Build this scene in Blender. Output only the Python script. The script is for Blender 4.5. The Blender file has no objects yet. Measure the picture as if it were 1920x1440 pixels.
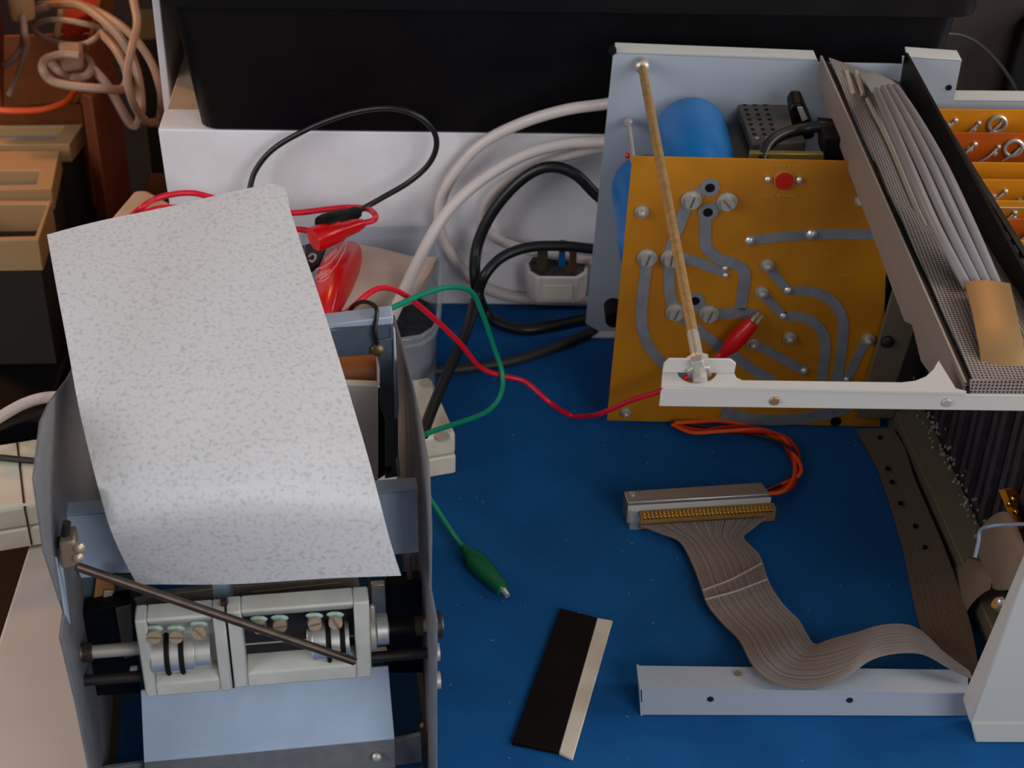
import bpy, bmesh, math, random
from math import sin, cos, pi, radians, sqrt
from mathutils import Vector as V, Matrix
S = bpy.context.scene
COL = S.collection
random.seed(7)

# ------------------------------------------------------------------ camera, world, lights, exposure
FPX = 3200.0
TH, YAW, ROLL, CH = radians(36.3), radians(1.76), radians(1.5), 0.76
FW = V((sin(YAW) * cos(TH), cos(YAW) * cos(TH), -sin(TH)))
R0 = V((cos(YAW), -sin(YAW), 0)); U0 = R0.cross(FW)
RT = cos(ROLL) * R0 + sin(ROLL) * U0
UP = -sin(ROLL) * R0 + cos(ROLL) * U0
CAM = V((0, 0, CH))
cd = bpy.data.cameras.new('camera'); cam = bpy.data.objects.new('camera', cd); COL.objects.link(cam)
cd.sensor_fit = 'HORIZONTAL'; cd.sensor_width = 36.0; cd.lens = 36.0 * FPX / 1920.0
cd.clip_start = 0.02; cd.clip_end = 50
cam.matrix_world = Matrix((( RT.x, UP.x, -FW.x, 0), (RT.y, UP.y, -FW.y, 0), (RT.z, UP.z, -FW.z, CH), (0, 0, 0, 1)))
cd.dof.use_dof = True; cd.dof.focus_distance = 1.0; cd.dof.aperture_fstop = 20.0
S.camera = cam
W = bpy.data.worlds.new('room_light'); S.world = W; W.use_nodes = True
W.node_tree.nodes['Background'].inputs[0].default_value = (0.92, 0.94, 1.0, 1)
W.node_tree.nodes['Background'].inputs[1].default_value = 0.20
def area(name, loc, aim, sx, sy, energy, col):
    l = bpy.data.lights.new(name, 'AREA'); l.shape = 'RECTANGLE'; l.size = sx; l.size_y = sy; l.energy = energy; l.color = col
    o = bpy.data.objects.new(name, l); COL.objects.link(o); o.location = loc
    o.rotation_euler = (V(aim) - V(loc)).to_track_quat('-Z', 'Y').to_euler(); return o
area('window_right', (1.86, 0.85, 0.945), (0.05, 0.85, 0.1), 1.0, 1.0, 25, (1.0, 0.985, 0.97))
area('window_front', (0.956, -0.72, 0.945), (0.05, 0.85, 0.1), 1.0, 1.0, 15, (0.98, 0.99, 1.0))
area('window_left', (-1.52, -0.056, 0.945), (0.05, 0.85, 0.1), 1.0, 1.0, 15, (0.97, 0.985, 1.0))
area('ceiling_bulb', (0.75, 2.1, 1.7), (0.2, 0.9, 0.1), 0.25, 0.25, 2.6, (1.0, 0.62, 0.30))
area('side_lamp', (-1.05, 1.75, 0.75), (-0.62, 1.75, -0.1), 0.2, 0.2, 5.2, (1.0, 0.40, 0.08))
S.view_settings.view_transform = 'Standard'; S.view_settings.look = 'None'
S.view_settings.gamma = 1.0; S.view_settings.use_curve_mapping = False; S.view_settings.exposure = 0.0
S.cycles.max_bounces = 6; S.cycles.use_denoising = True

# ------------------------------------------------------------------ pixel -> world
def ray(x, y): return FW + RT * ((x - 960) / FPX) - UP * ((y - 720) / FPX)
def pln(x, y, p, n):
    r = ray(x, y); n = V(n); return CAM + r * ((V(p) - CAM).dot(n) / r.dot(n))
def Z(x, y, z=0.0): return pln(x, y, (0, 0, z), (0, 0, 1))
def Y(x, y, yy): return pln(x, y, (0, yy, 0), (0, 1, 0))
def X(x, y, xx): return pln(x, y, (xx, 0, 0), (1, 0, 0))
def D(x, y, d): return CAM + ray(x, y) * d
def depth(p): return (V(p) - CAM).dot(FW)

# ------------------------------------------------------------------ materials
def lin(c):
    c = [v / 255.0 for v in c]
    return tuple(v / 12.92 if v <= 0.04045 else ((v + 0.055) / 1.055) ** 2.4 for v in c)
def mat(name, rgb, rough=0.5, metal=0.0, var=0.0, scale=60.0, bump=0.0, rgb2=None, bscale=None, spec=0.5, coords='Object', stretch=None, lo=0.4, hi=0.6, detail=4):
    m = bpy.data.materials.new(name); m.use_nodes = True
    nt = m.node_tree; b = nt.nodes['Principled BSDF']
    c = (*lin(rgb), 1)
    b.inputs['Base Color'].default_value = c; b.inputs['Roughness'].default_value = rough
    b.inputs['Metallic'].default_value = metal; b.inputs['Specular IOR Level'].default_value = spec
    if var or bump or rgb2:
        tc = nt.nodes.new('ShaderNodeTexCoord'); mp = nt.nodes.new('ShaderNodeMapping')
        nt.links.new(tc.outputs[coords], mp.inputs[0])
        if stretch: mp.inputs['Scale'].default_value = stretch
        n = nt.nodes.new('ShaderNodeTexNoise'); n.inputs['Scale'].default_value = scale; n.inputs['Detail'].default_value = detail
        nt.links.new(mp.outputs[0], n.inputs['Vector'])
        r = nt.nodes.new('ShaderNodeValToRGB')
        r.color_ramp.elements[0].position = lo; r.color_ramp.elements[1].position = hi
        if rgb2: c2 = (*lin(rgb2), 1)
        else: c2 = tuple(min(1, v * (1 + var)) for v in c[:3]) + (1,)
        c1 = c if rgb2 else tuple(v * (1 - var) for v in c[:3]) + (1,)
        r.color_ramp.elements[0].color = c1; r.color_ramp.elements[1].color = c2
        nt.links.new(n.outputs['Fac'], r.inputs[0]); nt.links.new(r.outputs[0], b.inputs['Base Color'])
        if bump:
            n2 = nt.nodes.new('ShaderNodeTexNoise'); n2.inputs['Scale'].default_value = bscale or scale; n2.inputs['Detail'].default_value = 3
            nt.links.new(mp.outputs[0], n2.inputs['Vector'])
            bp = nt.nodes.new('ShaderNodeBump'); bp.inputs['Strength'].default_value = bump; bp.inputs['Distance'].default_value = 0.001
            nt.links.new(n2.outputs['Fac'], bp.inputs['Height']); nt.links.new(bp.outputs[0], b.inputs['Normal'])
    return m
def perforated(name, rgb, hole, pitch, thr=0.15):
    m = bpy.data.materials.new(name); m.use_nodes = True
    nt = m.node_tree; b = nt.nodes['Principled BSDF']; b.inputs['Roughness'].default_value = 0.5; b.inputs['Metallic'].default_value = 0.3
    tc = nt.nodes.new('ShaderNodeTexCoord'); sp = nt.nodes.new('ShaderNodeSeparateXYZ'); nt.links.new(tc.outputs['UV'], sp.inputs[0])
    k = 2 * pi / pitch
    def mth(op, a, bb=None):
        n = nt.nodes.new('ShaderNodeMath'); n.operation = op
        for i, v in enumerate((a, bb)):
            if v is None: continue
            if isinstance(v, (int, float)): n.inputs[i].default_value = v
            else: nt.links.new(v, n.inputs[i])
        return n.outputs[0]
    sx = mth('SINE', mth('MULTIPLY', sp.outputs[0], k)); sy = mth('SINE', mth('MULTIPLY', sp.outputs[1], k))
    pr = mth('ADD', sx, sy)
    mr = nt.nodes.new('ShaderNodeMapRange'); mr.inputs[1].default_value = thr; mr.inputs[2].default_value = thr + 0.8
    nt.links.new(pr, mr.inputs[0])
    mx = nt.nodes.new('ShaderNodeMix'); mx.data_type = 'RGBA'
    mx.inputs[6].default_value = (*lin(rgb), 1); mx.inputs[7].default_value = (*lin(hole), 1)
    nt.links.new(mr.outputs[0], mx.inputs[0]); nt.links.new(mx.outputs[2], b.inputs['Base Color'])
    bp = nt.nodes.new('ShaderNodeBump'); bp.invert = True; bp.inputs['Strength'].default_value = 0.6; bp.inputs['Distance'].default_value = 0.0006
    nt.links.new(mr.outputs[0], bp.inputs['Height']); nt.links.new(bp.outputs[0], b.inputs['Normal'])
    return m
def striped(name, cols, freq, rough=0.45, wave=8.0):
    """flat-cable conductors: bands across the UV u coordinate"""
    m = bpy.data.materials.new(name); m.use_nodes = True
    nt = m.node_tree; b = nt.nodes['Principled BSDF']; b.inputs['Roughness'].default_value = rough
    tc = nt.nodes.new('ShaderNodeTexCoord'); mp = nt.nodes.new('ShaderNodeMapping'); nt.links.new(tc.outputs['UV'], mp.inputs[0])
    mp.inputs['Scale'].default_value = (freq, 0.0, 0.0)
    n = nt.nodes.new('ShaderNodeTexNoise'); n.inputs['Scale'].default_value = 1.0; n.inputs['Detail'].default_value = 2
    nt.links.new(mp.outputs[0], n.inputs['Vector'])
    r = nt.nodes.new('ShaderNodeValToRGB'); r.color_ramp.elements[0].position = 0.3; r.color_ramp.elements[1].position = 0.7
    r.color_ramp.elements[0].color = (*lin(cols[0]), 1); r.color_ramp.elements[1].color = (*lin(cols[1]), 1)
    nt.links.new(n.outputs['Fac'], r.inputs[0]); nt.links.new(r.outputs[0], b.inputs['Base Color'])
    w = nt.nodes.new('ShaderNodeTexWave'); w.inputs['Scale'].default_value = wave; w.bands_direction = 'X'
    nt.links.new(tc.outputs['UV'], w.inputs['Vector'])
    bp = nt.nodes.new('ShaderNodeBump'); bp.inputs['Strength'].default_value = 0.5; bp.inputs['Distance'].default_value = 0.0008
    nt.links.new(w.outputs['Fac'], bp.inputs['Height']); nt.links.new(bp.outputs[0], b.inputs['Normal'])
    return m
def clear(name, tint, alpha):
    m = bpy.data.materials.new(name); m.use_nodes = True
    nt = m.node_tree; b = nt.nodes['Principled BSDF']; out = nt.nodes['Material Output']
    b.inputs['Base Color'].default_value = (*lin(tint), 1); b.inputs['Roughness'].default_value = 0.15
    t = nt.nodes.new('ShaderNodeBsdfTransparent'); mx = nt.nodes.new('ShaderNodeMixShader'); mx.inputs[0].default_value = alpha
    nt.links.new(t.outputs[0], mx.inputs[1]); nt.links.new(b.outputs[0], mx.inputs[2]); nt.links.new(mx.outputs[0], out.inputs[0])
    return m

M = {}
M['mat'] = mat('blue_felt', (22, 82, 138), 0.95, var=0.10, scale=14, bump=0.5, bscale=1400, spec=0.1)
M['desk'] = mat('pale_laminate', (204, 190, 180), 0.55, rgb2=(196, 180, 168), scale=9)
M['floor'] = mat('brown_floor', (70, 42, 22), 0.8, var=0.2, scale=12)
M['wall'] = mat('dark_wall', (46, 37, 31), 0.85, var=0.1, scale=6)
M['boxwhite'] = mat('white_board', (236, 233, 236), 0.6, rgb2=(226, 222, 225), scale=18)
M['boxbeige'] = mat('beige_board', (196, 168, 140), 0.7, var=0.08, scale=25)
M['black'] = mat('black_plastic', (10, 8, 11), 0.45, var=0.15, scale=40, spec=0.22)
M['blackmatt'] = mat('black_rubber', (12, 11, 12), 0.6, spec=0.2)
M['cablewhite'] = mat('white_cable_pvc', (215, 200, 194), 0.4)
M['cableblack'] = mat('black_cable_pvc', (22, 21, 23), 0.4)
M['cablegrey'] = mat('dark_grey_cable', (46, 42, 38), 0.55)
M['red'] = mat('red_pvc', (205, 8, 14), 0.25)
M['redwire'] = mat('red_wire_pvc', (222, 18, 45), 0.35)
M['green'] = mat('green_boot_pvc', (4, 96, 52), 0.25)
M['greenwire'] = mat('green_wire_pvc', (6, 140, 104), 0.35)
M['steel'] = mat('bright_steel', (222, 220, 216), 0.34, 0.75)
M['zinc'] = mat('zinc_steel', (190, 184, 174), 0.42, 0.55)
M['brass'] = mat('brass', (170, 138, 90), 0.5, 0.5, var=0.1, scale=200)
M['clampmetal'] = mat('dull_clamp_metal', (150, 130, 110), 0.45, 0.5)
M['screwmetal'] = mat('tarnished_screw', (176, 156, 134), 0.4, 0.5)
M['platen'] = mat('platen_bar', (92, 84, 78), 0.5, 0.2, var=0.2, scale=60)
M['gold'] = mat('gold_contacts', (212, 160, 60), 0.25, 1.0)
M['warmmetal'] = mat('warm_tinted_metal', (178, 142, 98), 0.45, 0.8)  # the chrome's warm reflection is put into its base colour
M['chassis'] = mat('pale_grey_paint', (162, 168, 178), 0.45, bump=0.05, bscale=500)
M['rail'] = mat('pale_rail_paint', (188, 184, 178), 0.45, bump=0.05, bscale=500)
M['white'] = mat('white_enamel', (196, 193, 186), 0.4)
M['pcb'] = mat('amber_board', (186, 120, 8), 0.4, rgb2=(168, 104, 6), scale=12)
M['pcbtrace'] = mat('tinned_trace', (126, 130, 134), 0.5, 0.2, var=0.1, scale=80)
M['card'] = mat('amber_card', (205, 128, 14), 0.4, var=0.08, scale=30)
M['card2'] = mat('orange_card', (176, 78, 8), 0.4, var=0.08, scale=30)
M['bluecap'] = mat('blue_sleeve', (8, 108, 178), 0.35, var=0.06, scale=40)
M['olive'] = mat('olive_plate', (112, 102, 82), 0.5, 0.3)
M['dark'] = mat('dark_metal', (40, 35, 33), 0.5, 0.3, var=0.2, scale=60)
M['rib'] = mat('plum_black_rib', (52, 46, 52), 0.5, var=0.2, scale=80)
M['perf'] = perforated('perforated_sheet', (150, 138, 132), (40, 34, 32), 0.0021)
M['perf2'] = perforated('perforated_flange', (150, 138, 128), (70, 60, 54), 0.0021, 0.6)
M['grip'] = mat('grey_vinyl', (128, 122, 122), 0.35)
M['printer'] = mat('printer_grey_paint', (104, 104, 108), 0.5, var=0.07, scale=120, bump=0.15, bscale=600)
M['printerdark'] = mat('slate_paint', (84, 96, 110), 0.45, var=0.08, scale=60, bump=0.15, bscale=600)
M['bluegrey'] = mat('blue_grey_paint', (168, 184, 203), 0.45, var=0.05, scale=30)
M['cream'] = mat('cream_grey_casting', (190, 190, 182), 0.5, rgb2=(178, 178, 170), scale=40)
M['patina'] = mat('teal_sealant', (150, 178, 170), 0.6, var=0.1, scale=300)
M['rodbrown'] = mat('brown_steel_rod', (74, 60, 52), 0.35, 0.6, var=0.15, scale=90)
M['tan'] = mat('tan_label', (186, 130, 78), 0.6)
M['rubberbrown'] = mat('amber_roller', (150, 82, 30), 0.45)
M['paper'] = mat('speckled_paper', (204, 202, 204), 0.6, rgb2=(154, 156, 160), scale=420, lo=0.50, hi=0.86, bump=0.12, bscale=60, detail=6)
M['rollpaper'] = mat('plain_paper', (226, 216, 206), 0.7)
M['strip'] = mat('cream_plastic', (226, 216, 196), 0.4, rgb2=(214, 200, 176), scale=30)
M['stripshade'] = mat('shaded_cream_plastic', (196, 184, 164), 0.5)  # darker copy of the cream: recess shade put into the colour
M['beigebag'] = mat('beige_paper_bag', (206, 180, 162), 0.75, var=0.07, scale=40, bump=0.8, bscale=40)
M['clear'] = clear('clear_plastic', (165, 170, 182), 0.38)
M['plugtop'] = mat('dark_plug_face', (48, 46, 44), 0.5, var=0.3, scale=160)
M['oldbrass'] = mat('old_brass_pin', (120, 104, 74), 0.4, 0.7)
M['bluesleeve'] = mat('blue_pin_sleeve', (0, 112, 190), 0.4)
M['pinbrown'] = mat('brown_pin', (110, 76, 58), 0.5, 0.4)
M['aluminium'] = mat('brushed_aluminium', (176, 172, 168), 0.38, 0.85, var=0.08, scale=30, stretch=(1, 30, 30))
M['contact'] = mat('brown_insulator', (140, 108, 60), 0.5, var=0.1, scale=120)
M['ribbon'] = striped('grey_ribbon_cable', ((70, 58, 53), (164, 152, 146)), 44.0, wave=11.0)
M['foldline'] = mat('pale_fold_line', (150, 142, 138), 0.4)
M['film'] = striped('brown_flat_cable', ((66, 54, 44), (112, 94, 78)), 40.0)
M['film2'] = mat('tan_film_cable', (122, 104, 88), 0.4, var=0.06, scale=40)
M['orangewire'] = mat('orange_wire', (232, 84, 20), 0.4)
M['darkred'] = mat('dark_red_wire', (190, 22, 14), 0.4)
M['brownwire'] = mat('brown_wire', (50, 22, 12), 0.45)
M['bluewire'] = mat('pale_blue_wire', (120, 128, 150), 0.4)
M['felt_black'] = mat('black_strip', (16, 9, 8), 0.65, spec=0.12, var=0.15, scale=60)
M['felt_white'] = mat('ivory_strip', (212, 198, 180), 0.5, rgb2=(200, 184, 164), scale=40)
M['cardboard'] = mat('cardboard', (136, 70, 24), 0.85, var=0.1, scale=40)  # tungsten light is mixed into this orange
M['wood'] = mat('orange_brown_panel', (112, 50, 12), 0.6, var=0.12, scale=10, stretch=(6, 6, 1))  # saturated orange carries the warm lamplight in the colour
M['beigeplastic'] = mat('beige_housing', (184, 148, 104), 0.5)
M['greyplastic'] = mat('grey_housing', (150, 140, 132), 0.5)
M['olivepost'] = mat('olive_green_post', (70, 66, 46), 0.7)
M['greywire'] = mat('grey_mains_flex', (176, 146, 124), 0.5)  # grey flex, warmed in colour for the tungsten light on it
M['dust'] = mat('pale_dust', (104, 124, 150), 0.9)
M['silk'] = mat('pale_print', (178, 132, 52), 0.6)
M['print'] = mat('white_print', (236, 170, 165), 0.6)

# ------------------------------------------------------------------ mesh building
class B:
    def __init__(s): s.v = []; s.f = []; s.uv = {}
    def quad8(s, a, b):                       # two loops of equal length joined into a solid
        n = len(a); o = len(s.v); s.v += [V(p) for p in a] + [V(p) for p in b]
        s.f.append(tuple(o + n - 1 - i for i in range(n))); s.f.append(tuple(o + n + i for i in range(n)))
        for i in range(n):
            j = (i + 1) % n; s.f.append((o + i, o + j, o + n + j, o + n + i))
        return s
    def prism(s, poly, vec): vec = V(vec); return s.quad8(poly, [V(p) + vec for p in poly])
    def box(s, x0, x1, y0, y1, z0, z1): return s.prism([(x0, y0, z0), (x1, y0, z0), (x1, y1, z0), (x0, y1, z0)], (0, 0, z1 - z0))
    def obox(s, c, ax, ay, az):               # centre and three half-axes
        c, ax, ay, az = V(c), V(ax), V(ay), V(az)
        return s.prism([c - ax - ay - az, c + ax - ay - az, c + ax + ay - az, c - ax + ay - az], az * 2)
    def tube(s, pts, r, n=10, cap=True):
        pts = [V(p) for p in pts]; o = len(s.v); N = len(pts)
        rr = r if isinstance(r, (list, tuple)) else [r] * N
        t0 = (pts[1] - pts[0]).normalized(); a = t0.orthogonal().normalized()
        for i, p in enumerate(pts):
            t = (pts[min(i + 1, N - 1)] - pts[max(i - 1, 0)])
            t = t.normalized() if t.length > 1e-9 else t0
            a = a - t * a.dot(t); a = a.normalized() if a.length > 1e-6 else t.orthogonal().normalized()
            b = t.cross(a)
            for k in range(n):
                q = 2 * pi * k / n; s.v.append(p + (a * cos(q) + b * sin(q)) * rr[i])
        for i in range(N - 1):
            for k in range(n):
                k2 = (k + 1) % n
                s.f.append((o + i * n + k, o + i * n + k2, o + (i + 1) * n + k2, o + (i + 1) * n + k))
        if cap:
            s.f.append(tuple(o + n - 1 - k for k in range(n))); s.f.append(tuple(o + (N - 1) * n + k for k in range(n)))
        return s
    def cyl(s, a, b, r, r2=None, n=20):
        return s.tube([a, b], [r, r if r2 is None else r2], n)
    def ball(s, c, r, n=8, sq=(1, 1, 1)):
        o = len(s.v); c = V(c)
        for i in range(1, n // 2 + 1 - 1 + 1):
            th = pi * i / (n // 2 + 1)
            for k in range(n):
                q = 2 * pi * k / n; s.v.append(c + V((sin(th) * cos(q) * r * sq[0], sin(th) * sin(q) * r * sq[1], cos(th) * r * sq[2])))
        m = n // 2
        for i in range(m - 1):
            for k in range(n):
                k2 = (k + 1) % n; s.f.append((o + i * n + k, o + (i + 1) * n + k, o + (i + 1) * n + k2, o + i * n + k2))
        s.f.append(tuple(o + k for k in range(n))); s.f.append(tuple(o + (m - 1) * n + n - 1 - k for k in range(n)))
        return s
    def sheet(s, rows, th=None, nrm=None):    # grid of points; th gives it thickness along nrm (or straight down)
        R, Cn = len(rows), len(rows[0]); o = len(s.v)
        for i, r in enumerate(rows):
            for j, p in enumerate(r): s.uv[len(s.v)] = (j / (Cn - 1), i / (R - 1)); s.v.append(V(p))
        for i in range(R - 1):
            for j in range(Cn - 1): s.f.append((o + i * Cn + j, o + (i + 1) * Cn + j, o + (i + 1) * Cn + j + 1, o + i * Cn + j + 1))
        if th:
            d = V(nrm or (0, 0, -1)) * th; o2 = len(s.v)
            for i, r in enumerate(rows):
                for j, p in enumerate(r): s.uv[len(s.v)] = (j / (Cn - 1), i / (R - 1)); s.v.append(V(p) + d)
            for i in range(R - 1):
                for j in range(Cn - 1): s.f.append((o2 + i * Cn + j, o2 + i * Cn + j + 1, o2 + (i + 1) * Cn + j + 1, o2 + (i + 1) * Cn + j))
            edge = [(0, j) for j in range(Cn)] + [(i, Cn - 1) for i in range(1, R)] + [(R - 1, j) for j in range(Cn - 2, -1, -1)] + [(i, 0) for i in range(R - 2, 0, -1)]
            for q in range(len(edge)):
                a, b = edge[q], edge[(q + 1) % len(edge)]
                s.f.append((o + a[0] * Cn + a[1], o + b[0] * Cn + b[1], o2 + b[0] * Cn + b[1], o2 + a[0] * Cn + a[1]))
        return s
    def build(s, name, m, parent=None, bevel=0.0, smooth=40, kind=None, label=None, seg=2, uvproj=None):
        v = s.v
        lo = V((min(p.x for p in v), min(p.y for p in v), min(p.z for p in v))); hi = V((max(p.x for p in v), max(p.y for p in v), max(p.z for p in v)))
        org = V(((lo.x + hi.x) / 2, (lo.y + hi.y) / 2, lo.z))
        me = bpy.data.meshes.new(name); me.from_pydata([p - org for p in v], [], s.f); me.update()
        bm = bmesh.new(); bm.from_mesh(me); bmesh.ops.recalc_face_normals(bm, faces=bm.faces)
        bm.to_mesh(me); bm.free()
        if s.uv or uvproj:
            ul = me.uv_layers.new(name='UVMap')
            for l in me.loops:
                if uvproj: p = v[l.vertex_index]; ul.data[l.index].uv = uvproj(p)
                else: ul.data[l.index].uv = s.uv.get(l.vertex_index, (0, 0))
        me.materials.append(m)
        if smooth:
            for p in me.polygons: p.use_smooth = True
            me.set_sharp_from_angle(angle=radians(smooth))
        o = bpy.data.objects.new(name, me); COL.objects.link(o)
        o.location = org
        if parent: o.parent = parent; o.location = org - wpos(parent)
        if bevel:
            md = o.modifiers.new('bevel', 'BEVEL'); md.width = bevel; md.segments = seg; md.limit_method = 'ANGLE'; md.angle_limit = radians(35); md.harden_normals = False
        if kind: o['kind'] = kind
        if label: o['label'] = label
        return o
def wpos(o):
    p = V(o.location)
    while o.parent: o = o.parent; p += V(o.location)
    return p
def thing(name, label, cat, loc, group=None):
    o = bpy.data.objects.new(name, None); COL.objects.link(o); o.location = loc; o.empty_display_size = 0.02
    return tag(o, label, cat, group)
def tag(o, label, cat, group=None):
    o['label'] = label; o['category'] = cat
    if group: o['group'] = group
    return o
def clone(o, name, pos, parent=None):
    c = o.copy(); COL.objects.link(c); c.name = name; c.parent = parent
    c.location = V(pos) - (wpos(parent) if parent else V((0, 0, 0))); return c
def spline(keys, n=8):
    k = [V(p) for p in keys]; k = [k[0] * 2 - k[1]] + k + [k[-1] * 2 - k[-2]]; out = []
    for i in range(1, len(k) - 2):
        p0, p1, p2, p3 = k[i - 1], k[i], k[i + 1], k[i + 2]
        for j in range(n):
            t = j / n
            out.append(0.5 * ((2 * p1) + (p2 - p0) * t + (2 * p0 - 5 * p1 + 4 * p2 - p3) * t * t + (3 * p1 - p0 - 3 * p2 + p3) * t ** 3))
    out.append(k[-2]); return out
def path(keys):
    """keys: (px, py, mode, value) with mode z / y / d ; a missing depth is interpolated between its neighbours"""
    ds = []
    for k in keys:
        if len(k) == 2: ds.append(None)
        else:
            p = {'z': Z, 'y': Y, 'd': D}[k[2]](k[0], k[1], k[3]); ds.append(depth(p))
    out = []
    for i, k in enumerate(keys):
        d = ds[i]
        if d is None:
            a = max(j for j in range(i) if ds[j] is not None); b = min(j for j in range(i + 1, len(keys)) if ds[j] is not None)
            L = [((keys[j + 1][0] - keys[j][0]) ** 2 + (keys[j + 1][1] - keys[j][1]) ** 2) ** .5 for j in range(a, b)]
            d = ds[a] + (ds[b] - ds[a]) * sum(L[:i - a]) / sum(L)
        out.append(D(k[0], k[1], d))
    return out
def strip_path(pts, nrm, w, th, closed_round=True):
    """flat strip of width w along pts, proud of its board by th along nrm"""
    nrm = V(nrm); b = B(); rows = []; ends = 5
    N = len(pts)
    for i, p in enumerate(pts):
        t = (pts[min(i + 1, N - 1)] - pts[max(i - 1, 0)]).normalized(); sd = t.cross(nrm).normalized()
        rows.append([p - sd * w / 2 + nrm * th, p + sd * w / 2 + nrm * th])
    b.sheet(rows, th, -nrm); return b
def screw(nm, c, axis, r, h, m, parent, slot=True, wash=0.0, ang=0.6, n=14):
    """a slotted cheese-head screw with an optional washer, one mesh"""
    c, axis = V(c), V(axis).normalized(); b = B()
    if wash: b.cyl(c, c + axis * h * 0.25, wash, wash, n)
    a = axis.orthogonal().normalized(); bb = axis.cross(a)
    d = a * cos(ang) + bb * sin(ang); e = axis.cross(d)
    if slot:
        b.cyl(c, c + axis * h * 0.6, r, r, n)
        for sg in (-1, 1):
            pts = []
            for k in range(8):
                q = -pi / 2 * 0.88 + pi * 0.88 * k / 7
                pts.append(c + axis * h * 0.6 + e * sg * cos(q) * r * 0.98 + d * sin(q) * r * 0.98)
            pts = [p if (p - c).dot(e * sg) > r * 0.14 else p + e * sg * (r * 0.14 - (p - c).dot(e * sg)) for p in pts]
            b.prism(pts, axis * h * 0.4)
    else:
        b.tube([c, c + axis * h * 0.6, c + axis * h * 0.9, c + axis * h], [r, r, r * 0.7, r * 0.3], n)
    return b.build(nm, m, parent, smooth=35)

# ================================================================== SETTING
o = B().box(-2.6, 2.6, -1.6, 3.2, -0.80, -0.75).build('floor', M['floor'], kind='structure')
o = B().box(-2.6, 2.6, 2.6, 2.65, -0.75, 1.6).build('wall_back', M['wall'], kind='structure')
wb = thing('workbench', 'pale laminate workbench top showing at the lower left corner', 'workbench', (0.3, 0.75, -0.75))
B().prism([(-.2916, .30, -.032), (.95, .30, -.032), (.95, 1.30, -.032), (.37, 1.30, -.032), (.37, 1.62, -.032), (-.230, 1.62, -.032), (-.230, 1.16, -.032), (-.2916, 1.16, -.032)], (0, 0, .029)).build('bench_top', M['desk'], wb, bevel=0.002)
for lx, ly in ((-0.26, 0.34), (0.9, 0.34), (-0.20, 1.57), (0.9, 1.26)):
    B().box(lx - 0.025, lx + 0.025, ly - 0.025, ly + 0.025, -0.75, -0.032).build('leg', M['desk'], wb)
fm = B().box(-0.2105, 0.9, 0.36, 1.1425, -0.0029, 0.0).build('bench_mat', M['mat'], bevel=0.0008)
tag(fm, 'blue felt mat covering the workbench under all the equipment', 'mat')
d = B()
for i in range(80):
    p = V((random.uniform(-0.02, 0.33), random.uniform(0.60, 1.05), 0)); a = random.uniform(0, pi); L = random.uniform(0.0003, 0.0011)
    d.obox(p + V((0, 0, 0.0002)), V((cos(a), sin(a), 0)) * L, V((-sin(a), cos(a), 0)) * 0.00022, (0, 0, 0.0002))
du = d.build('dust', M['dust'], kind='stuff', smooth=0); tag(du, 'pale dust flecks scattered over the blue mat', 'dust')

# ================================================================== WHITE BOX, BLACK TUB, BACKGROUND RIGHT
wx = thing('white_storage_box', 'long white wooden box standing along the back of the mat', 'box', (0.065, 1.30, 0.0))
B().prism([(-0.2300, 1.1455, -0.003), (0.365, 1.1455, -0.003), (0.365, 1.1455, 0.1518), (-0.2348, 1.1455, 0.1518), (-0.2335, 1.1455, 0.11), (-0.2312, 1.1455, 0.06)], (0, 0.034, 0)).build('front_board', M['boxwhite'], wx, bevel=0.0012)
B().box(-0.2345, 0.365, 1.180, 1.62, -0.003, 0.148).build('carcass', M['boxbeige'], wx, bevel=0.001)
B().box(-0.2462, -0.2400, 1.2336, 1.62, 0.10, 0.40).build('rear_upright', M['boxwhite'], wx, bevel=0.001)
tb = thing('black_tub', 'large black plastic tub standing on the white box', 'tub', (0.08, 1.25, 0.152))
def rr(x0, x1, y0, y1, z, r, n=5):
    out = []
    for cx, cy, a0 in ((x1 - r, y1 - r, 0), (x0 + r, y1 - r, pi / 2), (x0 + r, y0 + r, pi), (x1 - r, y0 + r, 1.5 * pi)):
        for k in range(n + 1):
            a = a0 + pi / 2 * k / n; out.append(V((cx + r * cos(a), cy + r * sin(a), z)))
    return out
def loft(loops):
    b = B(); n = len(loops[0])
    for L in loops: b.v += L
    for i in range(len(loops) - 1):
        for k in range(n):
            k2 = (k + 1) % n; b.f.append((i * n + k, i * n + k2, (i + 1) * n + k2, (i + 1) * n + k))
    b.f.append(tuple(range(n))[::-1]); b.f.append(tuple((len(loops) - 1) * n + k for k in range(n))); return b
T0, T1 = Y(375, 247, 1.150), Y(1742, 200, 1.150)
loft([rr(T0.x + .004, .335 - .006, 1.1462, 1.50, .1520, .012), rr(T0.x + .001, .335, 1.1446, 1.51, .1540, .012), rr(-.2165, .352, 1.1395, 1.52, .256, .016), rr(-.2185, .354, 1.1390, 1.52, .272, .016),
      rr(-.2105, .346, 1.150, 1.51, .272, .014), rr(-.203, .332, 1.157, 1.50, .165, .012)]).build('body', M['black'], tb, smooth=50)
loft([rr(-.224, .362, 1.1310, 1.53, .2565, .018), rr(-.224, .362, 1.1310, 1.53, .284, .018), rr(-.2188, .3545, 1.1425, 1.522, .284, .016), rr(-.2188, .3545, 1.1425, 1.522, .2565, .016)]).build('rim', M['black'], tb, smooth=50)
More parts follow.
